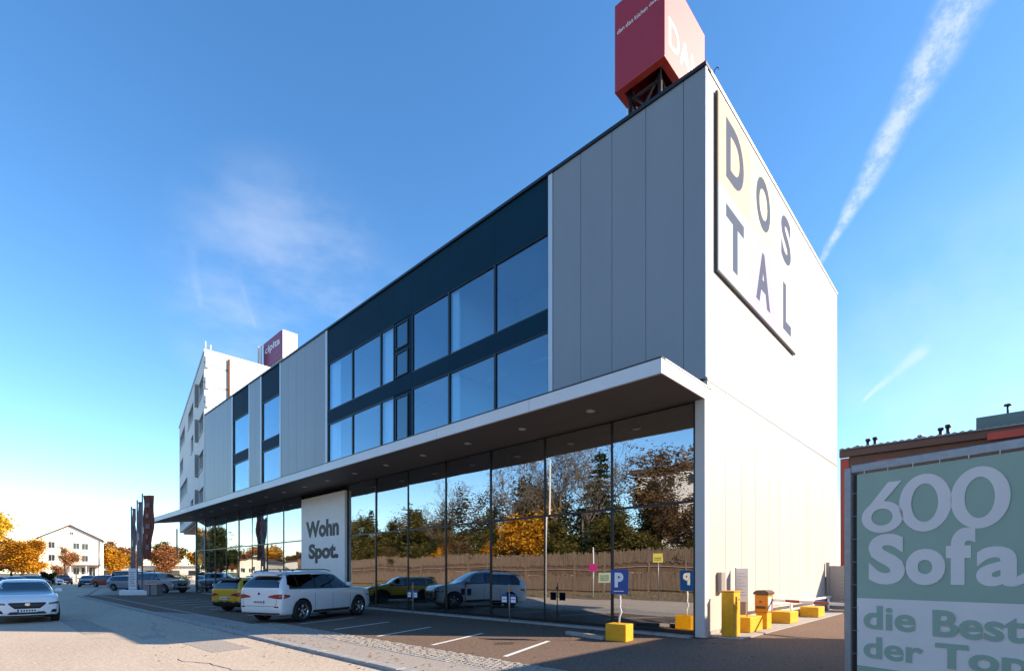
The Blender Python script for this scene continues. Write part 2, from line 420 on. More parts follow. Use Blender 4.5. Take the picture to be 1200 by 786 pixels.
# kerb stones, one by one
kb = bmesh.new(); box(kb, -.495, .495, -.11, .11, -.14, .012, .012)
ks = mesh_obj('kerb_stone', kb, M['stone'], pav); ks.location = (2.5, -8.24, 0)
for i in range(1, 47): link_copy(ks, pav, (2.5 - i, -8.24 + rnd.uniform(-.006, .006), rnd.uniform(-.004, .004)), rot=(0, 0, rnd.uniform(-.006, .006)))
for i in range(30): link_copy(ks, pav, (-45.1 - i * .98, -7.75 + i * .155, 0), rot=(0, 0, -.157))
kb = bmesh.new(); box(kb, -.495, .495, -.05, .05, -.10, .006, .006)
es = mesh_obj('edging_stone', kb, M['stone'], pav); es.location = (2.5, -7.19, 0)
for i in range(1, 46): link_copy(es, pav, (2.5 - i, -7.19, rnd.uniform(-.003, .003)))
# granite setts
bm = bmesh.new()
x = 3.0
while x > -12.4:
    for j in range(6):
        y0 = -7.10 + j * .128; hx = .055 + rnd.uniform(-.006, .004)
        box(bm, x - hx + (j % 2) * .06, x + hx + (j % 2) * .06, y0 + .006, y0 + .122, -.05, .002 + rnd.uniform(-.006, .007), .008)
    x -= .125
o = mesh_obj('granite_setts', bm, M['granite']); tag(o, kind='stuff')
sheet('sett_bedding', [(30, -7.16), (30, -6.28), (-12.5, -6.28), (-12.5, -7.16)], -.022, M['concrete'], kind='structure')
# marked bays
def line(x0, y0, x1, y1, w=.11):
    d = Vector((x1 - x0, y1 - y0)).normalized(); n = Vector((-d.y, d.x)) * w / 2
    o = sheet('bay_line', [(x0 + n.x, y0 + n.y), (x1 + n.x, y1 + n.y), (x1 - n.x, y1 - n.y), (x0 - n.x, y0 - n.y)], .004, M['paint'], lot)
    return o
for k in range(-1, 13):
    x0 = -1.62 - 2.4 * k if k >= 0 else 20
    if k < 0: continue
    line(x0, -6.02, x0 - .86, -3.58)
for k in range(6): line(-35 - 2.3 * k, -5.9, -36 - 2.3 * k, -3.3, .1)
# drain slot across the driveway
B('drain_slot', 1.1, 8.5, 1.62, 1.70, 0.001, .006, M['darksteel'], lot)
B('manhole_cover', -11.6, -10.9, -10.4, -9.9, -.054, -.048, M['concrete'], lot)

# ================================================================== SHOWROOM BUILDING
shop = empty('showroom_building')
tag(shop, 'long grey furniture showroom with dark blue window bands over a mirrored glass ground floor', 'building')
XW = -43.7; TOP = 15.3
def S(name, *a, bev=0): return B(name, *a[:6], a[6], shop, bev)
# structural shell behind the cladding (set back so every panel stands proud)
S('backing_wall', -5.30, -.12, .10, .35, 6.5, 15.2, M['wallb'])
S('backing_wall', -27.85, -21.42, .10, .35, 6.5, 15.2, M['wallb'])
S('backing_wall', -33.2, -31.0, .10, .35, 6.5, 15.2, M['wallb'])
S('backing_wall', XW + .05, -36.6, .10, .35, 6.5, 15.2, M['wallb'])
S('side_shell', -.40, -.06, .36, 15.35, .02, 15.2, M['wallb'])
S('rear_wall', XW, -.42, 15.1, 15.4, 0.01, 15.2, M['render_'])
S('end_wall', XW, XW + .3, .36, 15.08, 0.01, 15.2, M['render_'])
S('office_wall', XW + .31, -.42, 4.2, 4.3, 6.91, 14.7, M['officewall'])
S('office_ceiling', XW + .31, -.42, .42, 4.19, 14.60, 14.74, M['officewall'])
S('office_ceiling', XW + .31, -.42, .42, 4.19, 10.0, 10.11, M['officewall'])
for k_ in range(9): S('office_partition', -8.1 - 2.66 * k_ * 1.02, -8.0 - 2.66 * k_ * 1.02, .6, 4.19, 6.91, 14.59, M['officewall']) if k_ % 2 else None
S('roof_slab', XW, -.08, .37, 15.3, 14.75, 15.22, M['wallb'])
S('floor_slab', XW + .31, -.42, .40, 15.05, 6.44, 6.90, M['interior'])
S('floor_slab', XW + .31, -.42, .40, 15.05, 10.12, 10.55, M['interior'])
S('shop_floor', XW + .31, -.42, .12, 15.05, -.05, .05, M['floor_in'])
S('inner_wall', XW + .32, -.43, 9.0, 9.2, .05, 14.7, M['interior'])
# roof coping
S('coping', XW, .03, -.05, .30, TOP - .05, TOP + .05, M['dalu'])
S('coping', -.27, .03, .305, 15.5, TOP - .05, TOP + .05, M['alu'])
# grey facade panels, one by one
def facade_panels(xs, z0=6.92, z1=TOP - .06):
    for a, b in zip(xs, xs[1:]):
        S('facade_panel', b + .006, a - .006, .0, .096, z0, z1, M['panel'], bev=.004)
facade_panels([-.02, -.62, -1.77, -2.92, -4.09, -5.24])
facade_panels([-21.62, -22.9, -24.15, -25.4, -26.6, -27.72])
facade_panels([-31.0, -32.1, -33.2])
facade_panels([-36.75, -37.9, -39.0, -40.1, -41.2, -42.3, XW])
for x in (-5.25, -21.42, -27.73, -31.0, -33.2, -36.76):
    S('reveal_trim', x - .19, x - .005, -.015, .30, 6.92, TOP - .061, M['alu'])
# dark cladding of the window bands
def band(x0, x1, rows):
    """navy cladding between the window rows"""
    zs = [6.92]
    for a, b in rows: zs += [a, b]
    zs.append(TOP - .06)
    for i in range(0, len(zs), 2):
        if zs[i + 1] - zs[i] > .05:
            n = max(1, round((x1 - x0) / 2.7)); 
            for k in range(n):
                xa = x0 + (x1 - x0) * k / n; xb = x0 + (x1 - x0) * (k + 1) / n
                S('cladding_panel', xa + .003, xb - .003, .03, .14, zs[i], zs[i + 1], M['navy'])
def window(x0, x1, z0, z1, curtain=None, fr=.045, y=.05):
    bm = bmesh.new()
    box(bm, x0, x0 + fr, y - .015, y + .12, z0, z1); box(bm, x1 - fr, x1, y - .015, y + .12, z0, z1)
    box(bm, x0 + fr, x1 - fr, y - .012, y + .12, z0, z0 + fr); box(bm, x0 + fr, x1 - fr, y - .012, y + .12, z1 - fr, z1)
    w = mesh_obj('window', bm, M['dalu'], shop)
    p = pane_obj('pane', x0 + fr, x1 - fr, y + .035, z0 + fr, z1 - fr, M['glass_up'], w, .002)
    if curtain:
        for c0, c1 in curtain:
            bm = bmesh.new(); n = 16; pts = []
            for i in range(n + 1):
                xx = x0 + (x1 - x0) * (c0 + (c1 - c0) * i / n); pts.append((xx, y + .22 + .04 * math.sin(i * 2.1)))
            lo_ = [bm.verts.new((a, b, z0 + .02)) for a, b in pts]; hi = [bm.verts.new((a, b, z1 + .0)) for a, b in pts]
            for i in range(n): bm.faces.new((lo_[i], lo_[i + 1], hi[i + 1], hi[i]))
            mesh_obj('curtain', bm, M['curtain'], w, recalc=False)
    return w
def pane_obj(name, x0, x1, y, z0, z1, m, parent, jit):
    j = [rnd.uniform(-jit, jit) for _ in range(3)]
    bm = bmesh.new()
    def yy(x, z): return y + j[0] + j[1] * (2 * (x - x0) / (x1 - x0) - 1) + j[2] * (2 * (z - z0) / (z1 - z0) - 1)
    q = [(x0, z0), (x1, z0), (x1, z1), (x0, z1)]
    prism(bm, q, lambda a, b: (a, yy(a, b), b), lambda a, b: (a, yy(a, b) + .012, b))
    # keep only the outer skin reflective: a single sheet with real edges
    return mesh_obj(name, bm, m, parent)
LO, UP = (7.05, 10.0), (10.72, 13.36)
band(-21.42, -5.44, [LO, UP])
wx = [-5.45, -8.10, -10.83, -13.42]
for a, b, cu in ((-8.10, -5.45, None), (-10.83, -8.10, [(0, .14)]), (-13.42, -10.83, None), (-16.02, -14.87, [(0, .9)]), (-18.73, -16.02, None), (-21.41, -18.73, [(0.02, .36)])):
    window(a, b, *LO, curtain=cu); window(a, b, *UP, curtain=cu)
S('service_strip', -14.86, -13.43, .06, .16, LO[0], LO[1], M['navy'])
S('service_strip', -14.86, -13.43, .06, .16, UP[0], UP[1], M['navy'])
window(-14.72, -13.72, 7.10, 9.85, y=.02); window(-14.72, -13.72, 10.80, 11.92, y=.02); window(-14.72, -13.72, 12.10, 13.25, y=.02)
band(-31.0, -27.93, [LO, UP]); band(-36.75, -33.40, [LO, UP])
for a, b in ((-30.99, -27.94), (-36.74, -33.41)):
    window(a, b, *LO); window(a, b, *UP)
# strip lights under the office ceilings
for k in range(5): S('ceiling_light', -7.6 - 2.7 * k, -6.2 - 2.7 * k, 1.6, 1.75, 14.52, 14.58, M['signwhite']); S('ceiling_light', -7.6 - 2.7 * k, -6.2 - 2.7 * k, 1.6, 1.75, 9.92, 9.98, M['signwhite'])
# ---------------- side wall panels
ys = [.10 + 1.26 * i for i in range(12)] + [15.48]
for a, b in zip(ys, ys[1:]):
    S('side_panel', -.055, 0, a + .007, b - .007, .12, 6.88, M['wall'], bev=.003)
    S('side_panel', -.055, 0, a + .007, b - .007, 6.945, TOP - .06, M['wall'], bev=.003)
S('corner_trim', -.018, .012, -.012, .096, 6.95, TOP - .06, M['alu'])
S('side_joint', -.05, .012, .10, 15.48, 6.885, 6.94, M['galv'])
S('side_plinth', -.05, .008, .10, 15.48, .005, .115, M['concrete'])
# corner pillar of the ground floor
GY = -.40
S('corner_pillar', -.10, .157, -.43, -.16, .02, 6.22, M['fascia_w'])
S('pillar_return', -.12, -.02, -.155, .36, .02, 6.2, M['fascia_w'])
S('base_flashing', XW, -.02, .115, .30, 6.53, 6.915, M['galv'])
# ---------------- canopy
bm = bmesh.new(); prism(bm, [(-50.6, -2.71), (.11, -2.71), (.11, -.165), (-.03, -.165), (-.03, .34), (-44.0, .34), (-44.0, -.36), (-44.9, -.36)], lambda x, y: (x, y, 6.22), lambda x, y: (x, y, 6.50))
mesh_obj('canopy_soffit', bm, M['soffit'], shop)
jx = [0.157, -3.84, -8.0, -12.2, -16.3, -20.8, -25.4, -29.8, -34.0, -38.2, -42.4, -46.6, -50.8]
for a, b in zip(jx, jx[1:]): S('canopy_fascia', b + .006, a - (.006 if a < 0 else 0), -2.79, -2.715, 6.213, 6.55, M['fascia'])
S('canopy_end', .112, .16, -2.714, -.165, 6.214, 6.55, M['fascia_w'])
S('canopy_flashing', -50.8, .17, -2.80, -2.62, 6.555, 6.585, M['dalu'])
S('canopy_flashing', .03, .175, -2.615, -.02, 6.555, 6.585, M['alu'])
bm = bmesh.new(); prism(bm, [(-50.8, -2.713), (-50.7, -2.713), (-44.95, -.34), (-45.1, -.34)], lambda x, y: (x, y, 6.212), lambda x, y: (x, y, 6.548)); mesh_obj('canopy_end', bm, M['fascia'], shop)
S('canopy_top', -45.0, .02, -2.61, .09, 6.505, 6.545, M['galv'])
for i in range(16):
    bm = bmesh.new(); x = -2.56 - 2.58 * i
    bmesh.ops.create_cone(bm, cap_ends=True, segments=20, radius1=.13, radius2=.13, depth=.02, matrix=Matrix.Translation((x, -1.64, 6.212)))
    d = mesh_obj('downlight', bm, M['alu'], shop)
    bm = bmesh.new(); bmesh.ops.create_cone(bm, cap_ends=True, segments=16, radius1=.095, radius2=.095, depth=.012, matrix=Matrix.Translation((x, -1.64, 6.197)))
    mesh_obj('lens', bm, M['downlight'], d)
# ---------------- storefront: panes, mullions, rails
ml = [-.13, -2.67, -5.27, -7.87, -10.48, -13.1, -15.73, -18.35]
ml2 = [-23.75, -26.35, -28.95, -31.6, -34.25, -36.9, -39.55, -42.2]
def storefront(ms):
    for a, b in zip(ms, ms[1:]):
        for z0, z1 in ((.17, 3.56), (3.63, 6.17)):
            pane_obj('shop_pane', b + .025, a - .025, GY + .02, z0, z1, M['glass_shop'], shop, .009)
        S('shop_rail', b + .03, a - .03, GY, GY + .10, 3.562, 3.628, M['dalu'])
        S('sill_rail', b + .03, a - .03, GY, GY + .10, .085, .168, M['dalu'])
    for x in ms: S('mullion', x - .028, x + .028, GY - .012, GY + .16, .072, 6.212, M['dalu'])
storefront(ml); storefront(ml2)
S('head_rail', XW + 1.5, -.16, GY + .02, GY + .12, 6.172, 6.212, M['dalu'])
S('stone_plinth', XW + 1.4, -.14, GY - .28, GY + .118, .003, .070, M['stone'])
S('shop_floor', XW + .31, -.15, -.28, .115, -.05, .052, M['floor_in'])
for i in range(16):
    x = -3.2 - 2.6 * i
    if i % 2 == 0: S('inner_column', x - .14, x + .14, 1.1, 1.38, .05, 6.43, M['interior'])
for a, b in ((-3.98, -1.46), (-9.3, -6.3), (-14.6, -11.2), (-17.3, -15.4)):
    S('display_plinth', a, b, .10, .75, .055, .50, M['plinth'])
# white entrance panel
S('entrance_panel', -23.45, -18.40, -.56, -.43, .075, 5.92, M['white'])
text('lettering', 'Wohn', (-22.85, -.561, 3.66), (1, 0, 0), (0, 0, 1), 3.85, .93, M['panelletters'], shop, bold=.05)
text('lettering', 'Spot.', (-22.5, -.561, 2.24), (1, 0, 0), (0, 0, 1), 3.45, 1.08, M['panelletters'], shop, bold=.05)
# glazed corner lobby below the tower
S('lobby_pane', -44.9, XW + 1.45, -.30, -.28, .02, 6.2, M['glass_lobby'])
S('lobby_frame', -45.0, -44.92, -.36, -.2, .01, 6.21, M['dalu']); S('lobby_frame', -44.9, XW + 1.45, -.34, -.27, 3.6, 3.7, M['dalu'])

# wall fixtures
text_m = M['darksteel']

# DOSTAL board on the side wall
sg = empty('letter_board', (0.0, .57, 10.0)); tag(sg, 'large pastel board with six dark letters high on the white side wall', 'sign')
bm = bmesh.new(); box(bm, .02, .09, 0, 7.5, 0, 4.95); mesh_obj('board_frame', bm, M['dalu'], sg)
cols = [['T', 'ice'], ['A', 'lilac'], ['L', 'bwhite']], [['D', 'peach'], ['O', 'cream'], ['S', 'bwhite']]
for r_ in (0, 1):
    for c_ in range(3):
        y0 = .03 + 2.48 * c_; z0 = .03 + 2.447 * r_
        B('board_cell', .092, .104, y0, y0 + 2.476, z0, z0 + 2.443, M[cols[r_][c_][1]], sg)
        ch = cols[r_][c_][0]
        w = {'L': .95, 'S': 1.15}.get(ch, 1.38)
        text('letter', ch, (.1045, y0 + (2.476 - w) / 2 + (.12 if ch == 'L' else 0), z0 + .42), (0, 1, 0), (0, 0, 1), w, 1.68, M['letters'], sg, bold=.035)

# ================================================================== RED ROOF CUBE
cb = empty('roof_sign_cube', (-2.19, 2.0, 15.25)); tag(cb, 'tall red advertising cube on black trusses above the roof corner', 'roof sign')
ZB = 3.3; W = 1.88; DP = 3.12; HC = 3.02
bm = bmesh.new()   # four walls, open below
t = .12
box(bm, -W, 0, 0, t, ZB, ZB + HC); o = mesh_obj('front_panel', bm, M['red'], cb)
for w_s, x_, w_ in (('dan', .10, .28), ('das', .44, .28), ('küchen', .78, .48), ('design', 1.32, .48)): text('lettering', w_s, (-W + x_, -.003, ZB + 1.95), (1, 0, 0), (0, 0, 1), w_, .15, M['signwhite'], cb)
bm = bmesh.new(); box(bm, -t, 0, t + .002, DP, ZB, ZB + HC); mesh_obj('side_panel', bm, M['red'], cb)
text('lettering', 'DAN', (.002, .28, ZB + .55), (0, 1, 0), (0, 0, 1), 2.45, .95, M['signwhite'], cb, bold=.01)
bm = bmesh.new(); box(bm, -W, -W + t, t + .002, DP, ZB, ZB + HC); mesh_obj('side_panel', bm, M['red'], cb)
bm = bmesh.new(); box(bm, -W + t, -t - .002, DP - t, DP, ZB, ZB + HC); mesh_obj('back_panel', bm, M['red'], cb)
bm = bmesh.new(); box(bm, -W + .122, -.122, .124, DP - .122, ZB + 2.85, ZB + 2.95); mesh_obj('lid', bm, M['red'], cb)
bm = bmesh.new()
for a in ((-W, 0, -.02, .22), (-W, 0, DP - .22, DP)): box(bm, a[0], a[1], a[2], a[3], ZB - .035, ZB - .002)
for a in ((-W, -W + .24, .222, DP - .222), (-.24, 0, .222, DP - .222)): box(bm, a[0], a[1], a[2], a[3], ZB - .035, ZB - .002)
mesh_obj('underside_rim', bm, M['redraw'], cb)
def strut(a, b, r=.05, m='darksteel', name='truss_bar'):
    bm = bmesh.new(); tube(bm, [a, b], r, 6); return mesh_obj(name, bm, M[m], cb)
px_ = (-W + .35, -.40); py_ = (.45, DP - .45)
for x in px_:
    for y in py_: strut((x, y, 0), (x, y, ZB + 1.2), .075)
for y in py_:
    for z0, z1 in ((.4, 1.9), (1.9, 3.3)):
        strut((px_[0], y, z0), (px_[1], y, z1)); strut((px_[1], y, z0), (px_[0], y, z1)) if z0 > 1 else None
    strut((px_[0], y, 1.9), (px_[1], y, 1.9)); strut((px_[0], y, 3.1), (px_[1], y, 3.1))
for x in px_:
    strut((x, py_[0], .4), (x, py_[1], 1.9)); strut((x, py_[1], 1.9), (x, py_[0], 3.2)); strut((x, py_[0], 1.9), (x, py_[1], 1.9))
strut((-W + .1, .9, 0), (-W + .1, .9, ZB + .5), .14, 'white', 'white_post'); strut((-.75, 2.2, 0), (-.75, 2.2, ZB + .5), .10, 'white', 'white_post')
bm = bmesh.new(); prism(bm, [(-W + .15, 3.2), (-W + .35, 3.2), (-.9, 0.02), (-1.25, .02)], lambda x, z: (x, .9, z), lambda x, z: (x, 1.1, z)); 
mesh_obj('sloping_brace', bm, M['white'], cb)

# small hoist hook above the board
hk = None
bm = bmesh.new(); tube(bm, [(.02, .45, 15.30), (.06, .45, 15.42), (.12, .45, 15.45), (.17, .45, 15.40), (.16, .45, 15.36)], .012, 6)
o = mesh_obj('roof_hook', bm, M['darksteel'], shop)

# ================================================================== WHITE TOWER behind the showroom
tw = empty('office_tower', (-43.76, -.02, 0)); tag(tw, 'white office block with a slanting window front rising behind the far end of the showroom', 'building')
dv = Vector((-.986, .166, 0)); nv = Vector((-.166, -.986, 0))   # along the front, outward
def TW(s, o, z): return tuple(dv * s + nv * o + Vector((0, 0, z)))
def twbox(name, s0, s1, o0, o1, z0, z1, m, parent=None):
    bm = bmesh.new(); prism(bm, [(s0, o0), (s1, o0), (s1, o1), (s0, o1)], lambda a, b: TW(a, b, z0), lambda a, b: TW(a, b, z1))
    return mesh_obj(name, bm, m, parent or tw)
ZT = 21.0; ZF = 6.95
bm = bmesh.new()
p0 = Vector((0, 0, 0)); p1 = dv * 29
foot = [(0, .0), (0, 16), (p1.x, p1.y + 14), (p1.x, p1.y + .0)]
prism(bm, [(-.0, .4), (-.0, 16), (p1.x + .3, p1.y + 14), (p1.x + .3, p1.y + .45)], lambda x, y: (x, y, ZF), lambda x, y: (x, y, ZT - .25)); mesh_obj('tower_body', bm, M['render_'], tw)
# front skin with real openings: piers and spandrels
rows = [(7.6, 9.3), (10.9, 12.6), (14.2, 15.9), (17.5, 19.2)]
colsw = [[(.9, 4.9), (10, 13), (21, 28)], [(.9, 4.9), (17, 28)], [(.9, 4.9), (10, 12.6), (23, 28)], [(.9, 4.9), (10, 16), (20.5, 28)]]
zc = ZF
for (z0, z1), cs in zip(rows, colsw):
    twbox('spandrel', 0, 29, .0, -.40, zc, z0, M['render_']); zc = z1
    e = 0
    for a, b in cs + [(29, 29)]:
        if a > e: twbox('pier', e, a, .0, -.40, z0 + .001, z1 - .001, M['render_'])
        e = b
    for a, b in cs:
        w = twbox('window', a + .01, b - .01, -.18, -.23, z0 + .01, z1 - .01, M['glass_dark'])
        n = max(1, round((b - a) / 1.4))
        for k in range(n + 1):
            s = a + .04 + (b - a - .08) * k / n
            twbox('frame', s - .035, s + .035, -.12, -.175, z0 + .02, z1 - .02, M['alu'], w)
        twbox('sill', a - .05, b + .05, .08, -.10, z0 - .06, z0 - .002, M['alu'], w)
twbox('spandrel', 0, 29, .0, -.40, zc, ZT - .25, M['render_'])
bm = bmesh.new(); prism(bm, [(.05, -.06), (.05, 16.05), (p1.x - .1, p1.y + 14.05), (p1.x - .1, p1.y - .06)], lambda x, y: (x, y, ZT - .248), lambda x, y: (x, y, ZT)); mesh_obj('roof', bm, M['galv'], tw)
# external louvre boxes beside the first column
for z0, z1 in rows: twbox('louvre_box', 5.0, 5.35, .30, .02, z0 - .2, z1 + .2, M['greymetal'])
w_ = B('window', .002, .06, 6.2, 9.2, 18.2, 19.1, M['glass_dark'], tw)
B('sunshade', .0, .5, 6.0, 9.4, 19.25, 19.32, M['alu'], w_)
for y in (6.2, 7.2, 8.2, 9.2): B('frame', .062, .09, y - .04, y + .04, 18.2, 19.1, M['dalu'], w_)
bm = bmesh.new(); tube(bm, [(.12, 1.9, 15.0), (.12, 1.9, 20.6)], .10, 8); mesh_obj('rusty_pipe', bm, M['rust'], tw)
for z in (16.2, 17.9, 19.6):
    bm = bmesh.new(); tube(bm, [(.05, -.1, z + .25), (.2, .9, z - .05), (.12, 1.9, z + .05)], .03, 5); mesh_obj('cable', bm, M['darksteel'], tw)
for (y, h_) in ((.1, .7), (.5, .5)):
    bm = bmesh.new(); tube(bm, [(-.1, y, ZT), (-.1, y, ZT + h_)], .05, 6); mesh_obj('antenna', bm, M['white'], tw)
for z in (19.4, 17.6, 16.0):
    B('antenna_panel', .03, .22, .05, .3, z, z + 1.0, M['white'], tw)
# columns of the undercroft
for (s, o, r_, mm) in ((1.4, -1.0, .32, 'render_'), (6.5, -1.0, .42, 'white'), (11.5, -1.2, .35, 'greymetal'), (18, -1.2, .35, 'greymetal'), (3.4, -4.5, .3, 'darksteel'), (9.0, -5, .3, 'greymetal')):
    bm = bmesh.new(); tube(bm, [TW(s, o, -.04), TW(s, o, ZF)], r_, 16); mesh_obj('column', bm, M[mm], tw)
twbox('undercroft_soffit', .3, 28.6, -.42, -13, ZF - .2, ZF - .005, M['soffit'])

# magenta cube on the tower roof
mc = empty('magenta_sign_box', (-43.9, 6.6, ZT)); tag(mc, 'magenta and white sign box on the white tower roof', 'roof sign')
B('box_body', -4.7, 0, .06, 1.5, 1.3, 4.05, M['white'], mc, .03)
B('front_panel', -4.6, -.12, 0, .055, 1.34, 4.0, M['magenta'], mc)
B('plinth', -4.4, -.3, .3, 1.3, 0, 1.295, M['render_'], mc)
text('lettering', 'cipita', (-4.2, -.002, 2.6), (1, 0, 0), (0, 0, 1), 3.7, .9, M['signwhite'], mc, bold=.02)
text('lettering', 'office', (-2.1, -.002, 2.1), (1, 0, 0), (0, 0, 1), 1.6, .35, mat('faint pink lettering', (.42, .12, .2), .5), mc)
B('baseline_bar', -4.1, -.6, -.01, -.001, 1.6, 1.66, mat('faint pink lettering', (.42, .12, .2)), mc)
an = empty('antenna_mast', (-48.6, 6.4, ZT)); tag(an, 'white mobile antenna panels on a mast beside the magenta sign box', 'antenna')
bm = bmesh.new(); tube(bm, [(0, 0, 0), (0, 0, 3.7)], .08, 8); mesh_obj('mast', bm, M['galv'], an)
B('antenna_panel', -.55, -.25, -.2, 0, 1.6, 3.8, M['white'], an, .03); B('antenna_panel', .2, .5, -.25, -.05, 1.2, 3.7, M['white'], an, .03)

# ================================================================== RED HALL (far right)
rh = empty('red_hall', (-3.0, 32, 0)); tag(rh, 'red steel hall with grey corrugated roof behind the banner', 'building')
B('red_column', 0, .55, 0, .6, 0, 10.4, M['redhall'], rh)
for k in range(1, 7): B('red_column', 8 * k, 8 * k + .5, .3, .8, 0, 10.4, M['redhall'], rh)
B('fascia_beam', .56, 50, .05, .29, 8.6, 10.449, M['brownhall'], rh)
B('gutter_beam', 0, 50, -.35, .04, 10.45, 10.95, M['brownhall'], rh)
B('red_girder', 8.2, 50, -.42, -.36, 10.28, 10.75, M['redhall'], rh)
B('rear_wall', 0, 50, 9, 9.3, 0, 11.15, M['brownhall'], rh)
B('side_wall', .0, .3, 1.2, 8.9, 0, 10.4, M['redhall'], rh)
B('red_bracket', 2.3, 3.6, -.2, .04, 9.7, 9.95, M['redhall'], rh)
bm = bmesh.new(); n = 250
zz = lambda i: 11.02 + (.09 if i % 2 else 0)
top = []; 
for i in range(n + 1):
    x = i * .2; top.append((x, zz(i)))
a = [bm.verts.new((x, -.5, z)) for x, z in top]; b = [bm.verts.new((x, 10, z + .25)) for x, z in top]; a2 = [bm.verts.new((x, -.5, 10.955)) for x, z in top]
for i in range(n):
    bm.faces.new((a[i], a[i + 1], b[i + 1], b[i])); bm.faces.new((a2[i], a2[i + 1], a[i + 1], a[i]))
mesh_obj('corrugated_roof', bm, M['roofgrey'], rh)
gb = empty('roof_plant_room', (4.6, 35, 11.1)); tag(gb, 'grey green plant room box on the hall roof', 'plant room')
B('box_body', 0, 14, 0, 4, 0, 1.5, M['greenbox'], gb); bm = bmesh.new(); tube(bm, [(1.6, .5, 1.5), (1.6, .5, 2.1)], .07, 6); tube(bm, [(1.6, .5, 2.1), (1.6, .5, 2.22)], .2, 8); mesh_obj('vent_cap', bm, M['darksteel'], gb)
for (x, h_, lab) in ((-1.55, .9, 'leftmost dark vent pipe on the hall roof'), (-1.1, .95, 'second dark vent pipe from the left on the hall roof'), (2.75, .9, 'dark vent pipe just left of the plant room box'), (3.15, 1.05, 'dark vent pipe touching the plant room box'), (-2.2, .5, 'small pale roof hatch at the left end of the hall roof'), (1.6, .6, 'small pale cowl midway along the hall roof')):
    v = empty('roof_vent', (x, 34.0, 11.15)); tag(v, lab, 'vent', 'vents along the hall roof')
    bm = bmesh.new(); tube(bm, [(0, 0, 0), (0, 0, h_ * .8)], .11, 8); mesh_obj('pipe', bm, M['darksteel' if 'dark' in lab else 'galv'], v)
    bm = bmesh.new(); tube(bm, [(0, 0, h_ * .8 + .002), (0, 0, h_)], .17, 8); mesh_obj('cowl', bm, M['darksteel' if 'dark' in lab else 'galv'], v)

# neighbouring warehouse to the right of the frame; its shadow falls over the driveway
wh = empty('warehouse', (9.0, 7.05, 0)); tag(wh, 'plain pale warehouse standing to the right across the driveway', 'building')
B('hall_wall', 0, 14, -17.5, 0, 0, 6.3, M['warehouse'], wh); B('flat_roof', -.02, 14.1, -17.6, .02, 6.302, 6.5, M['galv'], wh)
for k in range(4): B('rolling_door', -.04, -.003, -4.2 - 4.2 * k, -1.2 - 4.2 * k, .02, 3.6, M['greymetal'], wh)

# ================================================================== BANNER
import math as _m
bn = empty('advertising_banner', (4.16, -5.12, 0), math.atan2(-.2385, .9711)); tag(bn, 'green and lilac sofa banner stretched in a galvanised steel frame', 'banner')
def bx(name, x0, x1, z0, z1, y0, y1, m, bev=0): return B(name, x0, x1, y0, y1, z0, z1, m, bn, bev)
bx('frame_post', -.06, .03, 0, 3.14, -.03, .06, M['galv'], .01)
bx('frame_post', 3.55, 3.64, 0, 3.14, -.03, .06, M['galv'], .01)
bx('frame_beam', .032, 3.548, 3.06, 3.17, -.035, .065, M['galv'], .01)
bx('frame_beam', .032, 3.548, .06, .14, -.03, .06, M['galv'], .01)
bx('frame_post', .045, .085, .15, 3.05, .0, .05, M['darksteel'])
for zz_ in (1.1, 2.1): bx('frame_beam', .09, 3.54, zz_, zz_ + .05, .03, .07, M['darksteel'])
def cloth(name, z0, z1, m, y):
    bm = bmesh.new(); nx, nz_ = 44, 12; g = []
    for i in range(nx + 1):
        r_ = []
        for j in range(nz_ + 1):
            x = .11 + 3.4 * i / nx; z = z0 + (z1 - z0) * j / nz_
            w = .0028 * math.sin(x * 5.1 + z * 2) + .0025 * noise.noise(Vector((x * 1.3, z * 1.7, 2)))
            r_.append(bm.verts.new((x, y + w, z)))
        g.append(r_)
    for i in range(nx):
        for j in range(nz_): bm.faces.new((g[i][j], g[i + 1][j], g[i + 1][j + 1], g[i][j + 1])).smooth = True
    return mesh_obj(name, bm, m, bn, recalc=False)
cloth('vinyl_panel', 1.365, 3.03, M['bgreen'], -.045)
cloth('vinyl_panel', .455, 1.363, M['blilac'], -.045)
cloth('vinyl_panel', .16, .453, M['bgreen'], -.045)
for k in range(13):
    bm = bmesh.new(); tube(bm, [(.2 + .27 * k, -.05, 3.01), (.2 + .27 * k, -.05, 3.07)], .005, 5); mesh_obj('tie', bm, M['white'], bn)
for k in range(9):
    bm = bmesh.new(); tube(bm, [(.03, -.045, .3 + .31 * k), (.13, -.045, .3 + .31 * k)], .004, 5); mesh_obj('tie', bm, M['galv'], bn)
def bt(s, x, z, w, h_, m, bold): 
    o = text('lettering', s, (x, -.0520, z), (1, 0, 0), (0, 0, 1), w, h_, M[m], bn, bold=bold, ext=.0015)
def ringglyph(cx, cz, rx, rz, wx, wz, y=-.0520, m='blilac'):
    bm = bmesh.new(); n = 56
    o_ = [(cx + rx * math.cos(2 * math.pi * k / n), cz + rz * math.sin(2 * math.pi * k / n)) for k in range(n)]
    i_ = [(cx + (rx - wx) * math.cos(2 * math.pi * k / n), cz + (rz - wz) * math.sin(2 * math.pi * k / n)) for k in range(n)]
    L = [[bm.verts.new((p[0], yy, p[1])) for p in q] for q in (o_, i_) for yy in (y, y - .0015)]
    for k in range(n):
        j = (k + 1) % n
        bm.faces.new((L[1][k], L[1][j], L[3][j], L[3][k])); bm.faces.new((L[0][k], L[0][j], L[1][j], L[1][k])); bm.faces.new((L[2][k], L[2][j], L[3][j], L[3][k]))
    return bm
bm = ringglyph(.405, 2.43, .235, .205, .115, .095)
prism(bm, [(.19, 2.50), (.475, 2.875), (.625, 2.875), (.40, 2.60), (.30, 2.56)], lambda x, z: (x, -.0515, z), lambda x, z: (x, -.0540, z))
mesh_obj('lettering', bm, M['blilac'], bn)
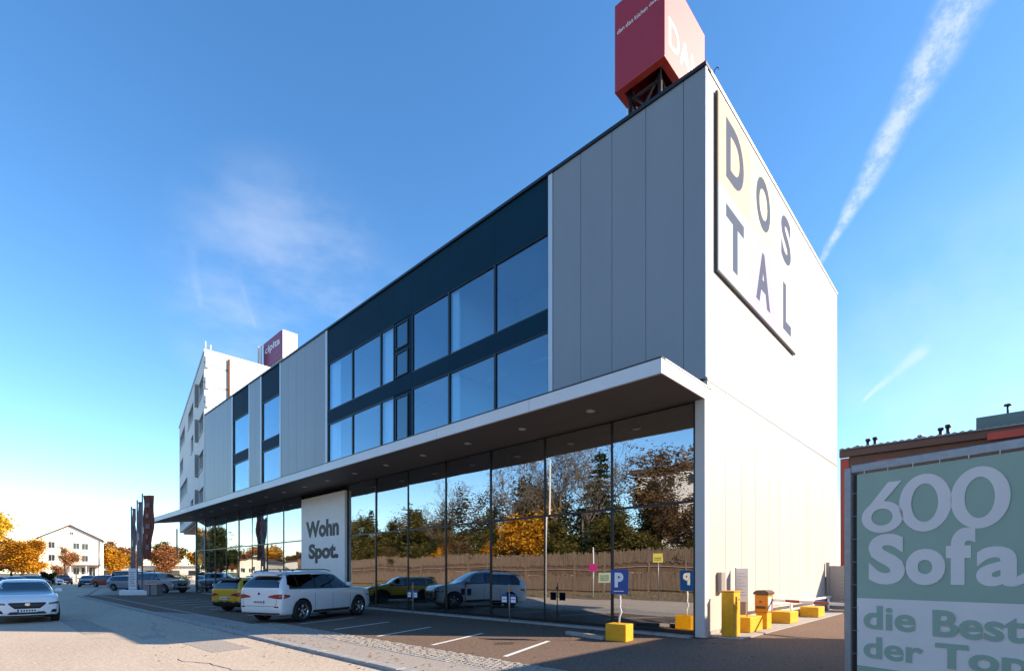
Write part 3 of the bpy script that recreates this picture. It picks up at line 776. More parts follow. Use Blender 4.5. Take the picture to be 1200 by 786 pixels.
mesh_obj('lettering', ringglyph(.86, 2.565, .265, .355, .13, .12), M['blilac'], bn)
mesh_obj('lettering', ringglyph(1.375, 2.565, .262, .355, .13, .12), M['blilac'], bn)
for ch, x, w, zb_, hh in (('S', .25, .41, 1.55, .66), ('o', .665, .40, 1.55, .45), ('f', 1.07, .27, 1.56, .67), ('a', 1.345, .40, 1.55, .45), ('s', 1.77, .34, 1.55, .45)): bt(ch, x, zb_, w, hh, 'blilac', .03 if ch in 'as' else .045)
bt('die', .19, .955, .58, .315, 'bgreen', .028); bt('Best', .94, .93, .82, .325, 'bgreen', .028)
bt('der', .19, .57, .66, .29, 'bgreen', .028); bt('Top', .965, .47, .83, .39, 'bgreen', .028)

# ================================================================== STREET FURNITURE
def sign_text(*a, **k): return text('lettering', *a, **k)
# P sign in yellow block
ps = empty('parking_sign', (-1.25, -2.28, 0), R(6)); tag(ps, 'blue P parking sign on a bent white pole in a yellow concrete block', 'parking sign')
B('concrete_block', -.28, .28, -.22, .22, 0, .43, M['yellow'], ps, .015)
bm = bmesh.new(); tube(bm, [(.0, 0, .43), (.01, 0, .6), (.06, 0, .72), (.02, 0, .85), (.03, 0, 1.0), (.0, 0, 1.78)], .022, 8); mesh_obj('pole', bm, M['white'], ps)
pl = B('sign_plate', -.22, .23, -.035, -.022, 1.17, 1.79, M['bluesign'], ps, .004)
B('sign_plate', -.22, .23, .024, .037, 1.17, 1.79, M['bluesign'], ps, .004)
text('lettering', 'P', (.13, .038, 1.34), (-1, 0, 0), (0, 0, 1), .24, .37, M['signwhite'], ps, bold=.05, ext=.002)
text('lettering', 'P', (-.11, -.036, 1.34), (1, 0, 0), (0, 0, 1), .24, .37, M['signwhite'], ps, bold=.05, ext=.002)
B('white_bar', -.13, .14, -.04, -.036, 1.235, 1.255, M['signwhite'], ps)
ws = B('wheel_stop', -.72, .72, -.08, .08, 0, .11, M['concrete'], None, .02); ws.location = (-2.25, -2.35, 0); ws.rotation_euler = (0, 0, R(-12)); tag(ws, 'low grey concrete wheel stop lying left of the yellow sign block', 'wheel stop')
def bay_post(x, y, label):
    t = empty('bay_sign_post', (x, y, 0)); tag(t, label, 'sign post', 'twin sign posts in front of the glass')
    bm = bmesh.new(); tube(bm, [(0, 0, 0), (0, 0, 1.35)], .018, 8); mesh_obj('pole', bm, M['galv'], t)
    for s in (-1, 1):
        p = B('sign_plate', s * .20 - .13, s * .20 + .13, -.03, -.018, .74, 1.02, M['bluesign'], t, .003)
        B('white_field', s * .20 - .105, s * .20 + .105, -.034, -.031, .76, .94, M['signwhite'], p)
        B('print_line', s * .20 - .08, s * .20 + .08, -.037, -.035, .85, .87, M['darksteel'], p)
    B('reflector', -.03, .03, -.03, .03, 1.10, 1.22, M['orange'], t)
    return t
bay_post(-5.7, -1.65, 'twin blue sign post nearest the P sign, with an orange reflector')
bay_post(-10.86, -1.72, 'twin blue sign post between the white suv and the nearest glass corner')
bay_post(-33.5, -2.2, 'twin blue sign post beyond the yellow car')

# barrier island
bi = sheet('barrier_island', [(.01, -.1), (.95, -.1), (.95, 12.9), (.01, 12.9)], .03, M['concrete'], kind='structure', thick=.03)
cbn = empty('yellow_cabinet', (.36, .14, .03)); tag(cbn, 'tall plain yellow steel cabinet at the building corner', 'cabinet')
B('body', 0, .32, 0, .46, 0, 1.17, M['yellow'], cbn, .008); B('lid', -.012, .335, -.012, .475, 1.172, 1.20, M['orange'], cbn)
B('vent', .322, .328, .12, .22, .86, 1.05, M['darksteel'], cbn); B('lock', .322, .33, .34, .38, .95, .99, M['darksteel'], cbn)
def yblock(x, y, w, d, h_, label):
    o = B('concrete_block', x, x + w, y, y + d, .031, .031 + h_, M['yellow'], None, .015); tag(o, label, 'concrete block', 'yellow concrete blocks along the side wall'); return o
yblock(.06, 1.42, .60, 1.05, .42, 'yellow concrete block under the white notice, nearest the tall cabinet')
yblock(.10, 5.0, .62, .95, .38, 'middle yellow concrete block, left of the farthest one beneath the barrier arm')
yblock(.18, 8.3, .62, .95, .38, 'farthest yellow concrete block near the grey gate')
nb = empty('notice_board', (.30, 1.85, .45)); tag(nb, 'narrow white upright notice board on two legs standing on a yellow block', 'notice board')
for s in (-.13, .13):
    bm = bmesh.new(); tube(bm, [(s, 0, 0), (s, 0, 1.2)], .02, 6); mesh_obj('leg', bm, M['galv'], nb)
B('board', -.17, .17, -.03, -.005, .42, 1.38, M['signwhite'], nb); B('board_edge', -.19, -.172, -.035, 0, .40, 1.40, M['darksteel'], nb)
for k in range(8): B('print_line', -.12, .12 - .05 * (k % 3), -.034, -.031, .60 + k * .09, .61 + k * .09, M['galv'], nb)
gp = B('grey_meter_box', .01, .13, .75, 1.0, 1.15, 1.72, M['greymetal'], None); tag(gp, 'small grey box fixed to the side wall above the yellow cabinet', 'meter box')
bd = empty('barrier_machine', (.37, 2.80, .03)); tag(bd, 'orange barrier machine with rounded brown cap and blue white stickers', 'barrier machine')
B('base', -.01, .30, .02, .44, 0, .48, M['yellow'], bd, .01)
B('housing', -.04, .33, -.02, .50, .482, 1.02, M['orange'], bd, .02)
bm = bmesh.new(); prism(bm, [(-.07, 1.022), (.36, 1.022), (.36, 1.09), (.28, 1.15), (.02, 1.15), (-.07, 1.09)], lambda x, z: (x, -.05, z), lambda x, z: (x, .53, z)); mesh_obj('cap', bm, M['cap'], bd)
B('sticker', .331, .336, .05, .30, .55, .95, M['signwhite'], bd); B('sticker', .331, .338, .32, .40, .50, .90, M['bluesign'], bd)
B('button', .10, .16, -.03, -.021, .78, .84, M['tail'], bd); B('print_line', .0, .28, -.024, -.021, .60, .68, M['cap'], bd)
# barrier arm
ba = empty('striped_boom', (.72, 3.2, .88)); tag(ba, 'red and white striped barrier arm closed across the driveway', 'barrier')
L_ = 4.6
dx_, dy_ = .86, .51
ba.rotation_euler = (0, R(.6), math.atan2(-.32, .95))
for k in range(11):
    B('arm_segment', .42 * k, .42 * k + .418, -.02, .02, -.04, .04, M['tail'] if k % 2 else M['white'], ba)
# guard pipe along the wall
gr = empty('guard_rail', (.30, 3.4, .03)); tag(gr, 'pale low guard rail along the foot of the side wall', 'guard rail')
bm = bmesh.new(); tube(bm, [(0, 0, .62), (.05, 9.0, .62)], .045, 8); mesh_obj('rail', bm, M['white'], gr)
for y in (.2, 3.2, 6.2, 8.8):
    bm = bmesh.new(); tube(bm, [(.02, y, 0), (.02, y, .60)], .04, 8); mesh_obj('post', bm, M['white'], gr)
# grey gate at the far end of the side wall
gg = empty('grey_metal_gate', (.05, 13.1, 0)); tag(gg, 'grey louvred metal enclosure closing the far end of the driveway', 'gate')
B('gate_post', -.0, .12, -.06, .06, 0, 2.18, M['greymetal'], gg)
B('side_leaf', -.02, .02, .08, 1.8, 0, 1.55, M['greymetal'], gg)
B('gate_leaf', .13, 2.6, -.02, .03, .08, 2.02, M['greymetal'], gg)
for k in range(9): B('louvre', .55, 2.5, -.05, -.022, .25 + .17 * k, .29 + .17 * k, M['galv'], gg)

# fallen leaves on the bays, kerb and road edge; repair patches and tyre scuffs
bm = bmesh.new(); rr = random.Random(21)
for i in range(1300):
    if i % 3: x = rr.uniform(-30, 1.5); y = -8.05 + rr.gauss(0, .35) if i % 2 else -.85 - abs(rr.gauss(0, .25)); z = .006 if y > -8.1 else -.048
    else: x = rr.uniform(-26, 4); y = rr.uniform(-11, -1); z = .008 if y > -8.12 else -.048
    a = rr.uniform(0, 6.28); l = rr.uniform(.02, .045); w = l * .6
    d = Vector((math.cos(a), math.sin(a), 0)); e = Vector((-d.y, d.x, 0)); p = Vector((x, y, z))
    bm.faces.new([bm.verts.new(p + d * l), bm.verts.new(p + e * w + Vector((0, 0, .012))), bm.verts.new(p - d * l), bm.verts.new(p - e * w + Vector((0, 0, .008)))])
tag(mesh_obj('fallen_leaves', bm, M['L_russet'], None, recalc=False), kind='stuff')
for x0, x1, y0, y1 in ((-9.4, -6.9, -9.9, -9.0), (-19.5, -13.2, -11.4, -10.6)):
    sheet('road_patch', [(x0, y0), (x1, y0 + .05), (x1 - .1, y1), (x0 + .06, y1 - .04)], -.050, M['pave'], lot)
for k in range(5):
    cx_, cy_ = -2.9 - 2.4 * k - .1, -4.4 + rnd.uniform(-.3, .3)
    sheet('oil_stain', [(cx_ + .22 * rnd.uniform(.6, 1.3) * math.cos(a * .524), cy_ + .30 * rnd.uniform(.6, 1.3) * math.sin(a * .524)) for a in range(12)], .003, M['oil'], lot)

M['sofa'] = mat('grey sofa fabric', (.34, .33, .33), .9, 0, .1, 5); M['sofa2'] = mat('rust sofa fabric', (.40, .14, .06), .9, 0, .1, 5); M['lampshade'] = mat('cream lamp shade', (.75, .66, .5), .7)
for k, (x, y, mm, lab) in enumerate(((-2.6, 1.5, 'sofa', 'grey sofa just behind the glass at the building corner'), (-7.6, 1.7, 'sofa2', 'rust coloured sofa behind the glass of the third bay'), (-12.6, 1.6, 'sofa', 'grey sofa behind the glass left of the rust coloured one'))):
    t = empty('sofa', (x, y, .05)); tag(t, lab, 'sofa', 'sofas on show behind the glass')
    B('seat', -1.0, 1.0, -.42, .30, .14, .42, M[mm], t, .05); B('backrest', -1.0, 1.0, .31, .52, .14, .85, M[mm], t, .06)
    for s_ in (-1, 1):
        B('armrest', min(s_ * 1.01, s_ * 1.2), max(s_ * 1.01, s_ * 1.2), -.42, .52, .10, .60, M[mm], t, .05)
        for yy in (-.35, .45): B('leg', s_ * .95 - .03, s_ * .95 + .03, yy - .03, yy + .03, .0, .095, M['darksteel'], t)
for k, (x, y, lab) in enumerate(((-4.9, 1.6, 'cream pendant lamp nearest the building corner inside the shop'), (-10.1, 1.8, 'cream pendant lamp between the two grey sofas inside the shop'), (-15.3, 1.7, 'cream pendant lamp nearest the white entrance panel inside the shop'))):
    t = empty('pendant_lamp', (x, y, 6.43)); tag(t, lab, 'pendant lamp', 'pendant lamps in the shop')
    bm = bmesh.new(); tube(bm, [(0, 0, 0), (0, 0, -3.2)], .012, 5); mesh_obj('cord', bm, M['darksteel'], t)
    bm = bmesh.new(); tube(bm, [(0, 0, -3.2), (0, 0, -3.6)], [.18, .34], 16, caps=False); mesh_obj('lamp_shade', bm, M['lampshade'], t)
bm = bmesh.new(); rr = random.Random(5)
for (x, y, dx, dy, n) in ((-16, -9.2, .5, -.10, 22), (-6.5, -10.6, .45, .12, 18), (-12, -11.6, .35, .3, 16), (-7.2, -5.2, .3, .16, 14)):
    p = Vector((x, y, -.0505 if y < -8.3 else .0035)); 
    for i in range(n):
        q = p + Vector((dx * .5 * rr.uniform(.7, 1.2), dy * .5 + rr.uniform(-.09, .09), 0)); nn_ = Vector((-(q - p).y, (q - p).x, 0)).normalized() * rr.uniform(.006, .014)
        bm.faces.new([bm.verts.new(p + nn_), bm.verts.new(p - nn_), bm.verts.new(q - nn_), bm.verts.new(q + nn_)]); p = q
tag(mesh_obj('tar_seam', bm, M['oil'], lot, recalc=False), kind='stuff')

# ================================================================== CARS
def clampi(a, lo_, hi): return max(lo_, min(hi, a))
def interp(tab, x):
    if x <= tab[0][0]: return tab[0][1:]
    for a, b in zip(tab, tab[1:]):
        if x <= b[0]:
            t = (x - a[0]) / (b[0] - a[0]); return tuple(p + (q - p) * t for p, q in zip(a[1:], b[1:]))
    return tab[-1][1:]
# x(frac of L/2), zb, zs(shoulder), ws, zt(top), wt   z as fraction of H, w as fraction of W/2
SUV = [(-1.0, .26, .54, .74, .60, .68), (-.985, .19, .58, .91, .66, .82), (-.955, .15, .62, .96, .75, .80), (-.91, .14, .635, .98, .83, .74), (-.84, .13, .64, .99, .915, .70),
       (-.6, .13, .645, .995, .97, .69), (-.25, .13, .64, .995, 1.0, .69), (.05, .13, .635, .995, .985, .69), (.18, .13, .63, .99, .945, .68), (.33, .13, .63, .985, .81, .71),
       (.46, .13, .625, .985, .695, .80), (.54, .13, .62, .98, .665, .83), (.78, .14, .60, .975, .64, .82), (.90, .15, .57, .95, .61, .76), (.965, .17, .50, .89, .56, .70), (1.0, .22, .42, .76, .46, .60)]
CROSS = [(-1.0, .28, .55, .76, .62, .70), (-.985, .2, .60, .91, .67, .82), (-.955, .17, .635, .96, .77, .78), (-.91, .15, .645, .98, .88, .72), (-.81, .14, .65, .985, .95, .68),
         (-.55, .14, .65, .99, .985, .68), (-.2, .14, .64, .99, 1.0, .69), (.06, .14, .635, .99, .985, .68), (.18, .14, .63, .985, .945, .67), (.33, .14, .63, .98, .81, .70),
         (.46, .14, .63, .98, .705, .80), (.54, .14, .625, .98, .68, .82), (.78, .15, .605, .965, .65, .80), (.90, .15, .57, .94, .615, .75), (.965, .17, .50, .88, .55, .68), (1.0, .22, .42, .76, .45, .58)]
SEDAN = [(-1.0, .26, .52, .74, .58, .66), (-.98, .18, .60, .9, .655, .80), (-.90, .15, .64, .95, .70, .80), (-.72, .14, .65, .97, .72, .80), (-.60, .14, .65, .98, .80, .72), (-.42, .13, .65, .985, .95, .66),
         (-.2, .13, .645, .985, 1.0, .65), (.0, .13, .64, .985, .99, .65), (.12, .13, .635, .985, .955, .65), (.30, .13, .63, .98, .80, .70), (.42, .13, .62, .975, .69, .78), (.52, .13, .61, .97, .67, .80),
         (.78, .14, .57, .955, .62, .76), (.9, .15, .53, .92, .57, .70), (.965, .17, .45, .84, .49, .62), (1.0, .22, .36, .72, .40, .55)]
VAN = [(-1.0, .22, .50, .86, .90, .80), (-.97, .15, .56, .96, .97, .84), (-.8, .13, .57, .985, .995, .85), (-.2, .13, .57, .985, 1.0, .85), (.3, .13, .57, .985, .98, .84), (.5, .13, .56, .98, .90, .82),
       (.66, .13, .55, .97, .66, .82), (.74, .13, .54, .965, .57, .80), (.9, .15, .50, .93, .51, .74), (.97, .17, .43, .86, .45, .66), (1.0, .22, .36, .74, .38, .58)]
def smoothstep(t): t = max(0, min(1, t)); return t * t * (3 - 2 * t)
def car_body(tab, L, W, H, axle_f, axle_r, wr, clad):
    bm = bmesh.new(); xs = sorted(set([t[0] for t in tab] + [-.7, -.4, -.1]))
    rings = []
    for xf in xs:
        zb, zs, ws, zt, wt = interp(tab, xf)
        zb, zs, zt = zb * H, zs * H, zt * H; ws, wt = ws * W / 2, wt * W / 2; x = xf * L / 2
        up = max(0.02, zt - zs)
        pts = [(0, zb), (ws * .80, zb), (ws * .965, zb + .03), (ws * .985, zb + (zs - zb) * .22), (ws * 1.0, zb + (zs - zb) * .55), (ws * .992, zs - .06), (ws * .975, zs - .012),
               (ws + (wt - ws) * .16, zs + up * .08), (ws + (wt - ws) * .60, zs + up * .55), (wt, zs + up * .90), (wt * .86, zt - .012), (wt * .5, zt + .0), (0, zt + .006)]
        rings.append([bm.verts.new((x, y, z)) for y, z in pts] + [bm.verts.new((x, -y, z)) for y, z in pts[-2:0:-1]])
    n = len(rings[0])
    for a, b in zip(rings, rings[1:]):
        for k in range(n):
            bm.faces.new((a[k], a[(k + 1) % n], b[(k + 1) % n], b[k]))
    bm.faces.new(rings[0][::-1]); bm.faces.new(rings[-1])
    for r_ in (rings[0], rings[-1]):
        pass
    bmesh.ops.recalc_face_normals(bm, faces=bm.faces)
    me = bpy.data.meshes.new('b'); bm.to_mesh(me); bm.free()
    o = bpy.data.objects.new('b', me); COL.objects.link(o)
    me.materials.append(M['p_white']); me.materials.append(M['black'])
    md = o.modifiers.new('s', 'SUBSURF'); md.levels = 2
    cut = []
    for ax in (axle_f, axle_r):
        for s in (-1, 1):
            cb_ = bmesh.new(); bmesh.ops.create_cone(cb_, cap_ends=True, segments=28, radius1=wr + .055, radius2=wr + .055, depth=.50, matrix=Matrix.Translation((ax, s * (W / 2 - .10), wr + .01)) @ Matrix.Rotation(math.pi / 2, 4, 'X'))
            for f in cb_.faces: f.material_index = 1
            cm = bpy.data.meshes.new('c'); cb_.to_mesh(cm); cb_.free(); cm.materials.append(M['p_white']); cm.materials.append(M['black'])
            co = bpy.data.objects.new('c', cm); COL.objects.link(co); cut.append(co)
            bo = o.modifiers.new('x', 'BOOLEAN'); bo.operation = 'DIFFERENCE'; bo.solver = 'EXACT'; bo.object = co
    dg = bpy.context.evaluated_depsgraph_get(); m2 = bpy.data.meshes.new_from_object(o.evaluated_get(dg))
    bpy.data.objects.remove(o)
    for c in cut: bpy.data.objects.remove(c)
    for p in m2.polygons:
        p.use_smooth = True
        c = p.center
        if p.material_index == 0:
            if c.z < clad: p.material_index = 1
            for ax in (axle_f, axle_r):
                if clad > .2 * H and (c.x - ax) ** 2 + (c.z - wr) ** 2 < (wr + .11) ** 2: p.material_index = 1
    return m2
def project(bvh, poly, axis, d, cell=.09, off=.006, edge=True):
    """flat polygon cut into small cells and laid on the body along the given axis, with a thin rim"""
    bm = bmesh.new(); f = bm.faces.new([bm.verts.new((a, b, 0)) for a, b in poly])
    us = [p[0] for p in poly]; vs = [p[1] for p in poly]
    for k, (lo_, hi) in ((0, (min(us), max(us))), (1, (min(vs), max(vs)))):
        n = int((hi - lo_) / cell)
        for i in range(1, n + 1):
            c = lo_ + (hi - lo_) * i / (n + 1); no = (1, 0, 0) if k == 0 else (0, 1, 0); co = (c, 0, 0) if k == 0 else (0, c, 0)
            bmesh.ops.bisect_plane(bm, geom=bm.verts[:] + bm.edges[:] + bm.faces[:], plane_co=co, plane_no=no)
    rim = [e for e in bm.edges if len(e.link_faces) == 1]
    bad = []
    for v in bm.verts:
        a, b = v.co.x, v.co.y
        if axis == 'y': org = Vector((a, 3 * d, b)); dr = Vector((0, -d, 0))
        else: org = Vector((4 * d, a, b)); dr = Vector((-d, 0, 0))
        hit, nrm, idx, dist = bvh.ray_cast(org, dr)
        if hit is None: bad.append(v); continue
        if nrm.dot(dr) > 0: nrm = -nrm
        v.co = hit + nrm * off
    if bad: bmesh.ops.delete(bm, geom=bad, context='VERTS')
    rim = [e for e in bm.edges if len(e.link_faces) == 1]
    r = bmesh.ops.extrude_edge_only(bm, edges=rim) if edge else {'geom': []}
    for q in r['geom']:
        if isinstance(q, bmesh.types.BMVert):
            if axis == 'y': q.co.y -= d * .02
            else: q.co.x -= d * .02
    for f in bm.faces: f.smooth = True
    return bm
def wheel(parent, x, y, r, wdt, rimm, spokes=5):
    s = 1 if y > 0 else -1
    bm = bmesh.new(); prof = [(r * .66, -wdt / 2), (r * .93, -wdt / 2), (r, -wdt * .36), (r, wdt * .36), (r * .93, wdt / 2), (r * .66, wdt / 2)]
    n = 28; rs = []
    for k in range(n):
        a = 2 * math.pi * k / n; rs.append([bm.verts.new((math.cos(a) * q, w_, math.sin(a) * q)) for q, w_ in prof])
    for k in range(n):
        a, b = rs[k], rs[(k + 1) % n]
        for j in range(len(prof)): bm.faces.new((a[j], a[(j + 1) % len(prof)], b[(j + 1) % len(prof)], b[j])).smooth = True
    w = mesh_obj('wheel', bm, M['rubber'], parent); w.location = (x, y, r)
    bm = bmesh.new()
    for rr0, rr1, mi in ((.60, .68, 0),):
        ring_ = []
        for k in range(n):
            a = 2 * math.pi * k / n; ring_.append([bm.verts.new((math.cos(a) * r * q, s * w_, math.sin(a) * r * q)) for q, w_ in ((rr0, wdt * .30), (rr1, wdt * .49), (rr1, -wdt * .3), (rr0, -wdt * .3))])
        for k in range(n):
            a, b = ring_[k], ring_[(k + 1) % n]
            for j in range(4): bm.faces.new((a[j], a[(j + 1) % 4], b[(j + 1) % 4], b[j]))
    for k in range(spokes):
        for dd in (-.13, .13):
            a = 2 * math.pi * k / spokes + .3; c0 = Vector((math.cos(a + dd * .3) * r * .12, s * wdt * .34, math.sin(a + dd * .3) * r * .12)); c1 = Vector((math.cos(a + dd) * r * .62, s * wdt * .40, math.sin(a + dd) * r * .62))
            tube(bm, [c0, c1], [r * .05, r * .04], 4)
    tube(bm, [(0, s * wdt * .2, 0), (0, s * wdt * .42, 0)], r * .15, 10)
    mesh_obj('rim', bm, M[rimm], w)
    bm = bmesh.new(); tube(bm, [(0, s * wdt * .05, 0), (0, s * wdt * .12, 0)], r * .60, 20); mesh_obj('brake_disc', bm, M['rimdark'], w)
def make_car(kind, L, W, H, paint, wr, label, group=None, name='parked_car', cat='car', detail=2, clad=.17, rimm='rim', dark_rear=True, opts=()):
    tab = dict(suv=SUV, cross=CROSS, sedan=SEDAN, van=VAN)[kind]
    c = empty(name); tag(c, label, cat, group)
    af, ar = L * .5 - .185 * L, -L * .5 + .20 * L
    me = car_body(tab, L, W, H, af, ar, wr, clad * H)
    body = bpy.data.objects.new('body', me); COL.objects.link(body); body.parent = c
    me.materials[0] = M[paint]
    bm = bmesh.new(); bm.from_mesh(me); bvh = BVHTree.FromBMesh(bm); bm.free()
    def zt(xf): q = interp(tab, xf); return q[3] * H
    def zs(xf): return interp(tab, xf)[1] * H
    X = lambda f: f * L / 2
    def add(nm, poly, axis, d, m, parent=c, off=.006, cell=.09):
        b = project(bvh, poly, axis, d, cell, off, not m.startswith('glass'))
        if not b.faces: b.free(); return None
        return mesh_obj(nm, b, M[m], parent)
    base = zs(0) + .035; top = H * .925
    for d in (1, -1):
        if kind == 'van': segs = [(-.92, -.35), (-.32, .28)]; front = [(X(.30), base), (X(.60), base), (X(.46), H * .86), (X(.30), top)]
        elif kind == 'sedan': segs = [(-.30, .0)]; front = [(X(.02), base), (X(.36), base - .01), (X(.12), top - .03), (X(.02), top)]
        else: segs = [(-.66, -.35), (-.33, -.02)]; front = [(X(.0), base), (X(.42), base - .02), (X(.18), top - .04), (X(.0), top)]
        if kind != 'van':
            lo_x = {'suv': -.84, 'cross': -.66, 'sedan': -.46}[kind]
            add('pillar_trim', [(X(lo_x), base + .005), (X(.41), base - .015), (X(.17), top - .03), (X(lo_x + .06), top - .012)], 'y', d, 'black', off=.005, cell=.06)
        for a, b in segs:
            add('side_window', [(X(a), base), (X(b), base), (X(b), top), (X(a), top - (.02 if a > -.6 else .03))], 'y', d, 'glass_car_dark', off=.012)
        add('side_window', front, 'y', d, 'glass_car', off=.012)
        if kind in ('suv', 'cross'): add('quarter_window', [(X(-.86), base + .12), (X(-.68), base), (X(-.68), top - .035), (X(-.80), top - .05)], 'y', d, 'glass_car_dark', off=.012)
        if kind == 'sedan': add('quarter_window', [(X(-.50), base), (X(-.32), base), (X(-.32), top - .01), (X(-.38), top - .05)], 'y', d, 'glass_car_dark', off=.012)
        add('window_trim', [(X(-.84), base - .028), (X(.44), base - .045), (X(.44), base - .02), (X(-.84), base - .003)], 'y', d, 'chrome' if 'chrome' in opts else 'black', off=.009)
        if detail > 1:
            add('rocker_trim', [(X(-.40), .165 * H), (X(.42), .165 * H), (X(.42), .215 * H), (X(-.40), .215 * H)], 'y', d, 'black', off=.006)
            for xf in (-.36, .01, .42):
                add('door_gap', [(X(xf), .30 * H * .7), (X(xf) + .012, .30 * H * .7), (X(xf) + .012, base - .03), (X(xf), base - .03)], 'y', d, 'black', off=.0025, cell=.2)
            for xf in (-.29, .08):
                b = bmesh.new(); box(b, X(xf) - .09, X(xf) + .09, -.018, .018, -.014, .014, .006); hh = mesh_obj('door_handle', b, M[paint], c)
                hit = bvh.ray_cast(Vector((X(xf), 3 * d, zs(0) - .12)), Vector((0, -d, 0)))[0]
                if hit: hh.location = hit + Vector((0, d * .014, 0))
        hit = bvh.ray_cast(Vector((X(.36), 3 * d, base + .05)), Vector((0, -d, 0)))[0]
        if hit:
            b = bmesh.new(); box(b, -.07, .06, -.10, .12, -.07, .075, .03); mm = mesh_obj('mirror', b, M[paint], c); mm.location = hit + Vector((.02, d * .13, .05))
        if detail > 1 and kind == 'suv':
            b = bmesh.new(); yy = d * W * .5 * .66; tube(b, [(X(-.68), yy, H * .985), (X(-.6), yy, H * 1.012), (X(.0), yy, H * 1.018), (X(.1), yy, H * .985)], .018, 6); mesh_obj('roof_rail', b, M['chrome' if 'chrome' in opts else 'black'], c)
    # glass front and rear
    wf = W / 2
    add('windscreen', [(-wf * .80, base + .0), (wf * .80, base + .0), (wf * .62, top), (-wf * .62, top)], 'x', 1, 'glass_car')
    if kind == 'van': add('rear_window', [(-wf * .70, H * .60), (wf * .70, H * .60), (wf * .66, H * .88), (-wf * .66, H * .88)], 'x', -1, 'glass_car_dark')
    else: add('rear_window', [(-wf * .83, base + .02), (wf * .83, base + .02), (wf * .65, H * .91), (-wf * .65, H * .91)], 'x', -1, 'glass_car_dark')
    zl = .50 * H
    if kind == 'sedan': zl = .53 * H
    for d in (1, -1):
        hz = .455 * H
        add('headlight', [(d * wf * .60, hz - .045), (d * wf * .955, hz - .02), (d * wf * .96, hz + .06), (d * wf * .62, hz + .012)], 'x', 1, 'headl', cell=.05)
        add('tail_light', [(d * wf * .40, zl - .02), (d * wf * .70, zl - .055), (d * wf * .93, zl - .07), (d * wf * .93, zl + .09), (d * wf * .66, zl + .075), (d * wf * .42, zl + .025)], 'x', -1, 'tail', cell=.05)
        add('tail_light', [(X(-.945), zl - .065), (X(-.85), zl - .01), (X(-.83), zl + .05), (X(-.935), zl + .09)], 'y', d, 'tail', cell=.05)
        add('fog_lamp', [(d * wf * .66, .24 * H), (d * wf * .84, .24 * H), (d * wf * .84, .31 * H), (d * wf * .72, .31 * H)], 'x', 1, 'black', cell=.06)
        if 'chrome' in opts: add('exhaust', [(d * wf * .48, .175 * H), (d * wf * .78, .175 * H), (d * wf * .78, .235 * H), (d * wf * .48, .235 * H)], 'x', -1, 'chrome', off=.012, cell=.07)
        add('reflector', [(d * wf * .66, .30 * H), (d * wf * .84, .30 * H), (d * wf * .84, .325 * H), (d * wf * .66, .325 * H)], 'x', -1, 'tail', off=.006, cell=.07)
    if detail > 1:
        add('tailgate_gap', [(-wf * .74, .32 * H), (wf * .74, .32 * H), (wf * .74, .327 * H), (-wf * .74, .327 * H)], 'x', -1, 'black', off=.0025, cell=.2)
        add('rear_diffuser', [(-wf * .80, .15 * H), (wf * .80, .15 * H), (wf * .84, .20 * H), (-wf * .84, .20 * H)], 'x', -1, 'black', off=.004)
        for d in (1, -1): add('tailgate_gap', [(d * wf * .73, .33 * H), (d * wf * .74, .33 * H), (d * wf * .78, .5 * H), (d * wf * .77, .5 * H)], 'x', -1, 'black', off=.0025, cell=.2)
    add('grille', [(-wf * .36, .34 * H), (wf * .36, .34 * H), (wf * .55, .455 * H), (wf * .50, .475 * H), (-wf * .50, .475 * H), (-wf * .55, .455 * H)], 'x', 1, 'black', off=.008)
    add('lower_grille', [(-wf * .62, .17 * H), (wf * .62, .17 * H), (wf * .48, .27 * H), (-wf * .48, .27 * H)], 'x', 1, 'black', off=.006)
    for xd, zc_ in ((1, .295 * H), (-1, (.40 if kind != 'van' else .42) * H)):
        hit = bvh.ray_cast(Vector((4 * xd, 0, zc_)), Vector((-xd, 0, 0)))[0]
        if hit:
            e = hit.x + xd * .012
            p = B('number_plate', min(e, e + xd * .012), max(e, e + xd * .012), -.26, .26, zc_ - .055, zc_ + .055, M['plate'], c)
            B('plate_band', min(e + xd * .0125, e + xd * .015), max(e + xd * .0125, e + xd * .015), -.258, -.215, zc_ - .053, zc_ + .053, M['eu'], p)
            if detail > 1:
                for k in range(6): B('plate_mark', min(e + xd * .0125, e + xd * .015), max(e + xd * .0125, e + xd * .015), -.17 + k * .068, -.13 + k * .068, zc_ - .03, zc_ + .03, M['darksteel'], p)
    for ax in (af, ar):
        for d in (1, -1): wheel(c, ax, d * (W / 2 - .125), wr, .23, rimm)
    if detail > 1:
        bm = bmesh.new(); tube(bm, [(X(-.62), 0, H * .975), (X(-.66), 0, H * 1.03)], [.03, .012], 6); mesh_obj('roof_aerial', bm, M['black'], c)
        # wiper and badges
        hit = bvh.ray_cast(Vector((4, 0, .435 * H)), Vector((-1, 0, 0)))[0]
        if hit:
            b = bmesh.new(); bmesh.ops.create_cone(b, cap_ends=True, segments=18, radius1=.06, radius2=.06, depth=.02, matrix=Matrix.Translation(hit + Vector((.02, 0, 0))) @ Matrix.Rotation(math.pi / 2, 4, 'Y') @ Matrix.Diagonal((.8, 1.15, 1, 1))); mesh_obj('badge', b, M['chrome'], c)
        if 'rearbadge' in opts:
            hit = bvh.ray_cast(Vector((-4, 0, .555 * H)), Vector((1, 0, 0)))[0]
            if hit:
                b = bmesh.new(); bmesh.ops.create_cone(b, cap_ends=True, segments=18, radius1=.042, radius2=.042, depth=.02, matrix=Matrix.Translation(hit + Vector((-.012, 0, 0))) @ Matrix.Rotation(math.pi / 2, 4, 'Y')); mesh_obj('badge', b, M['eu'], c)
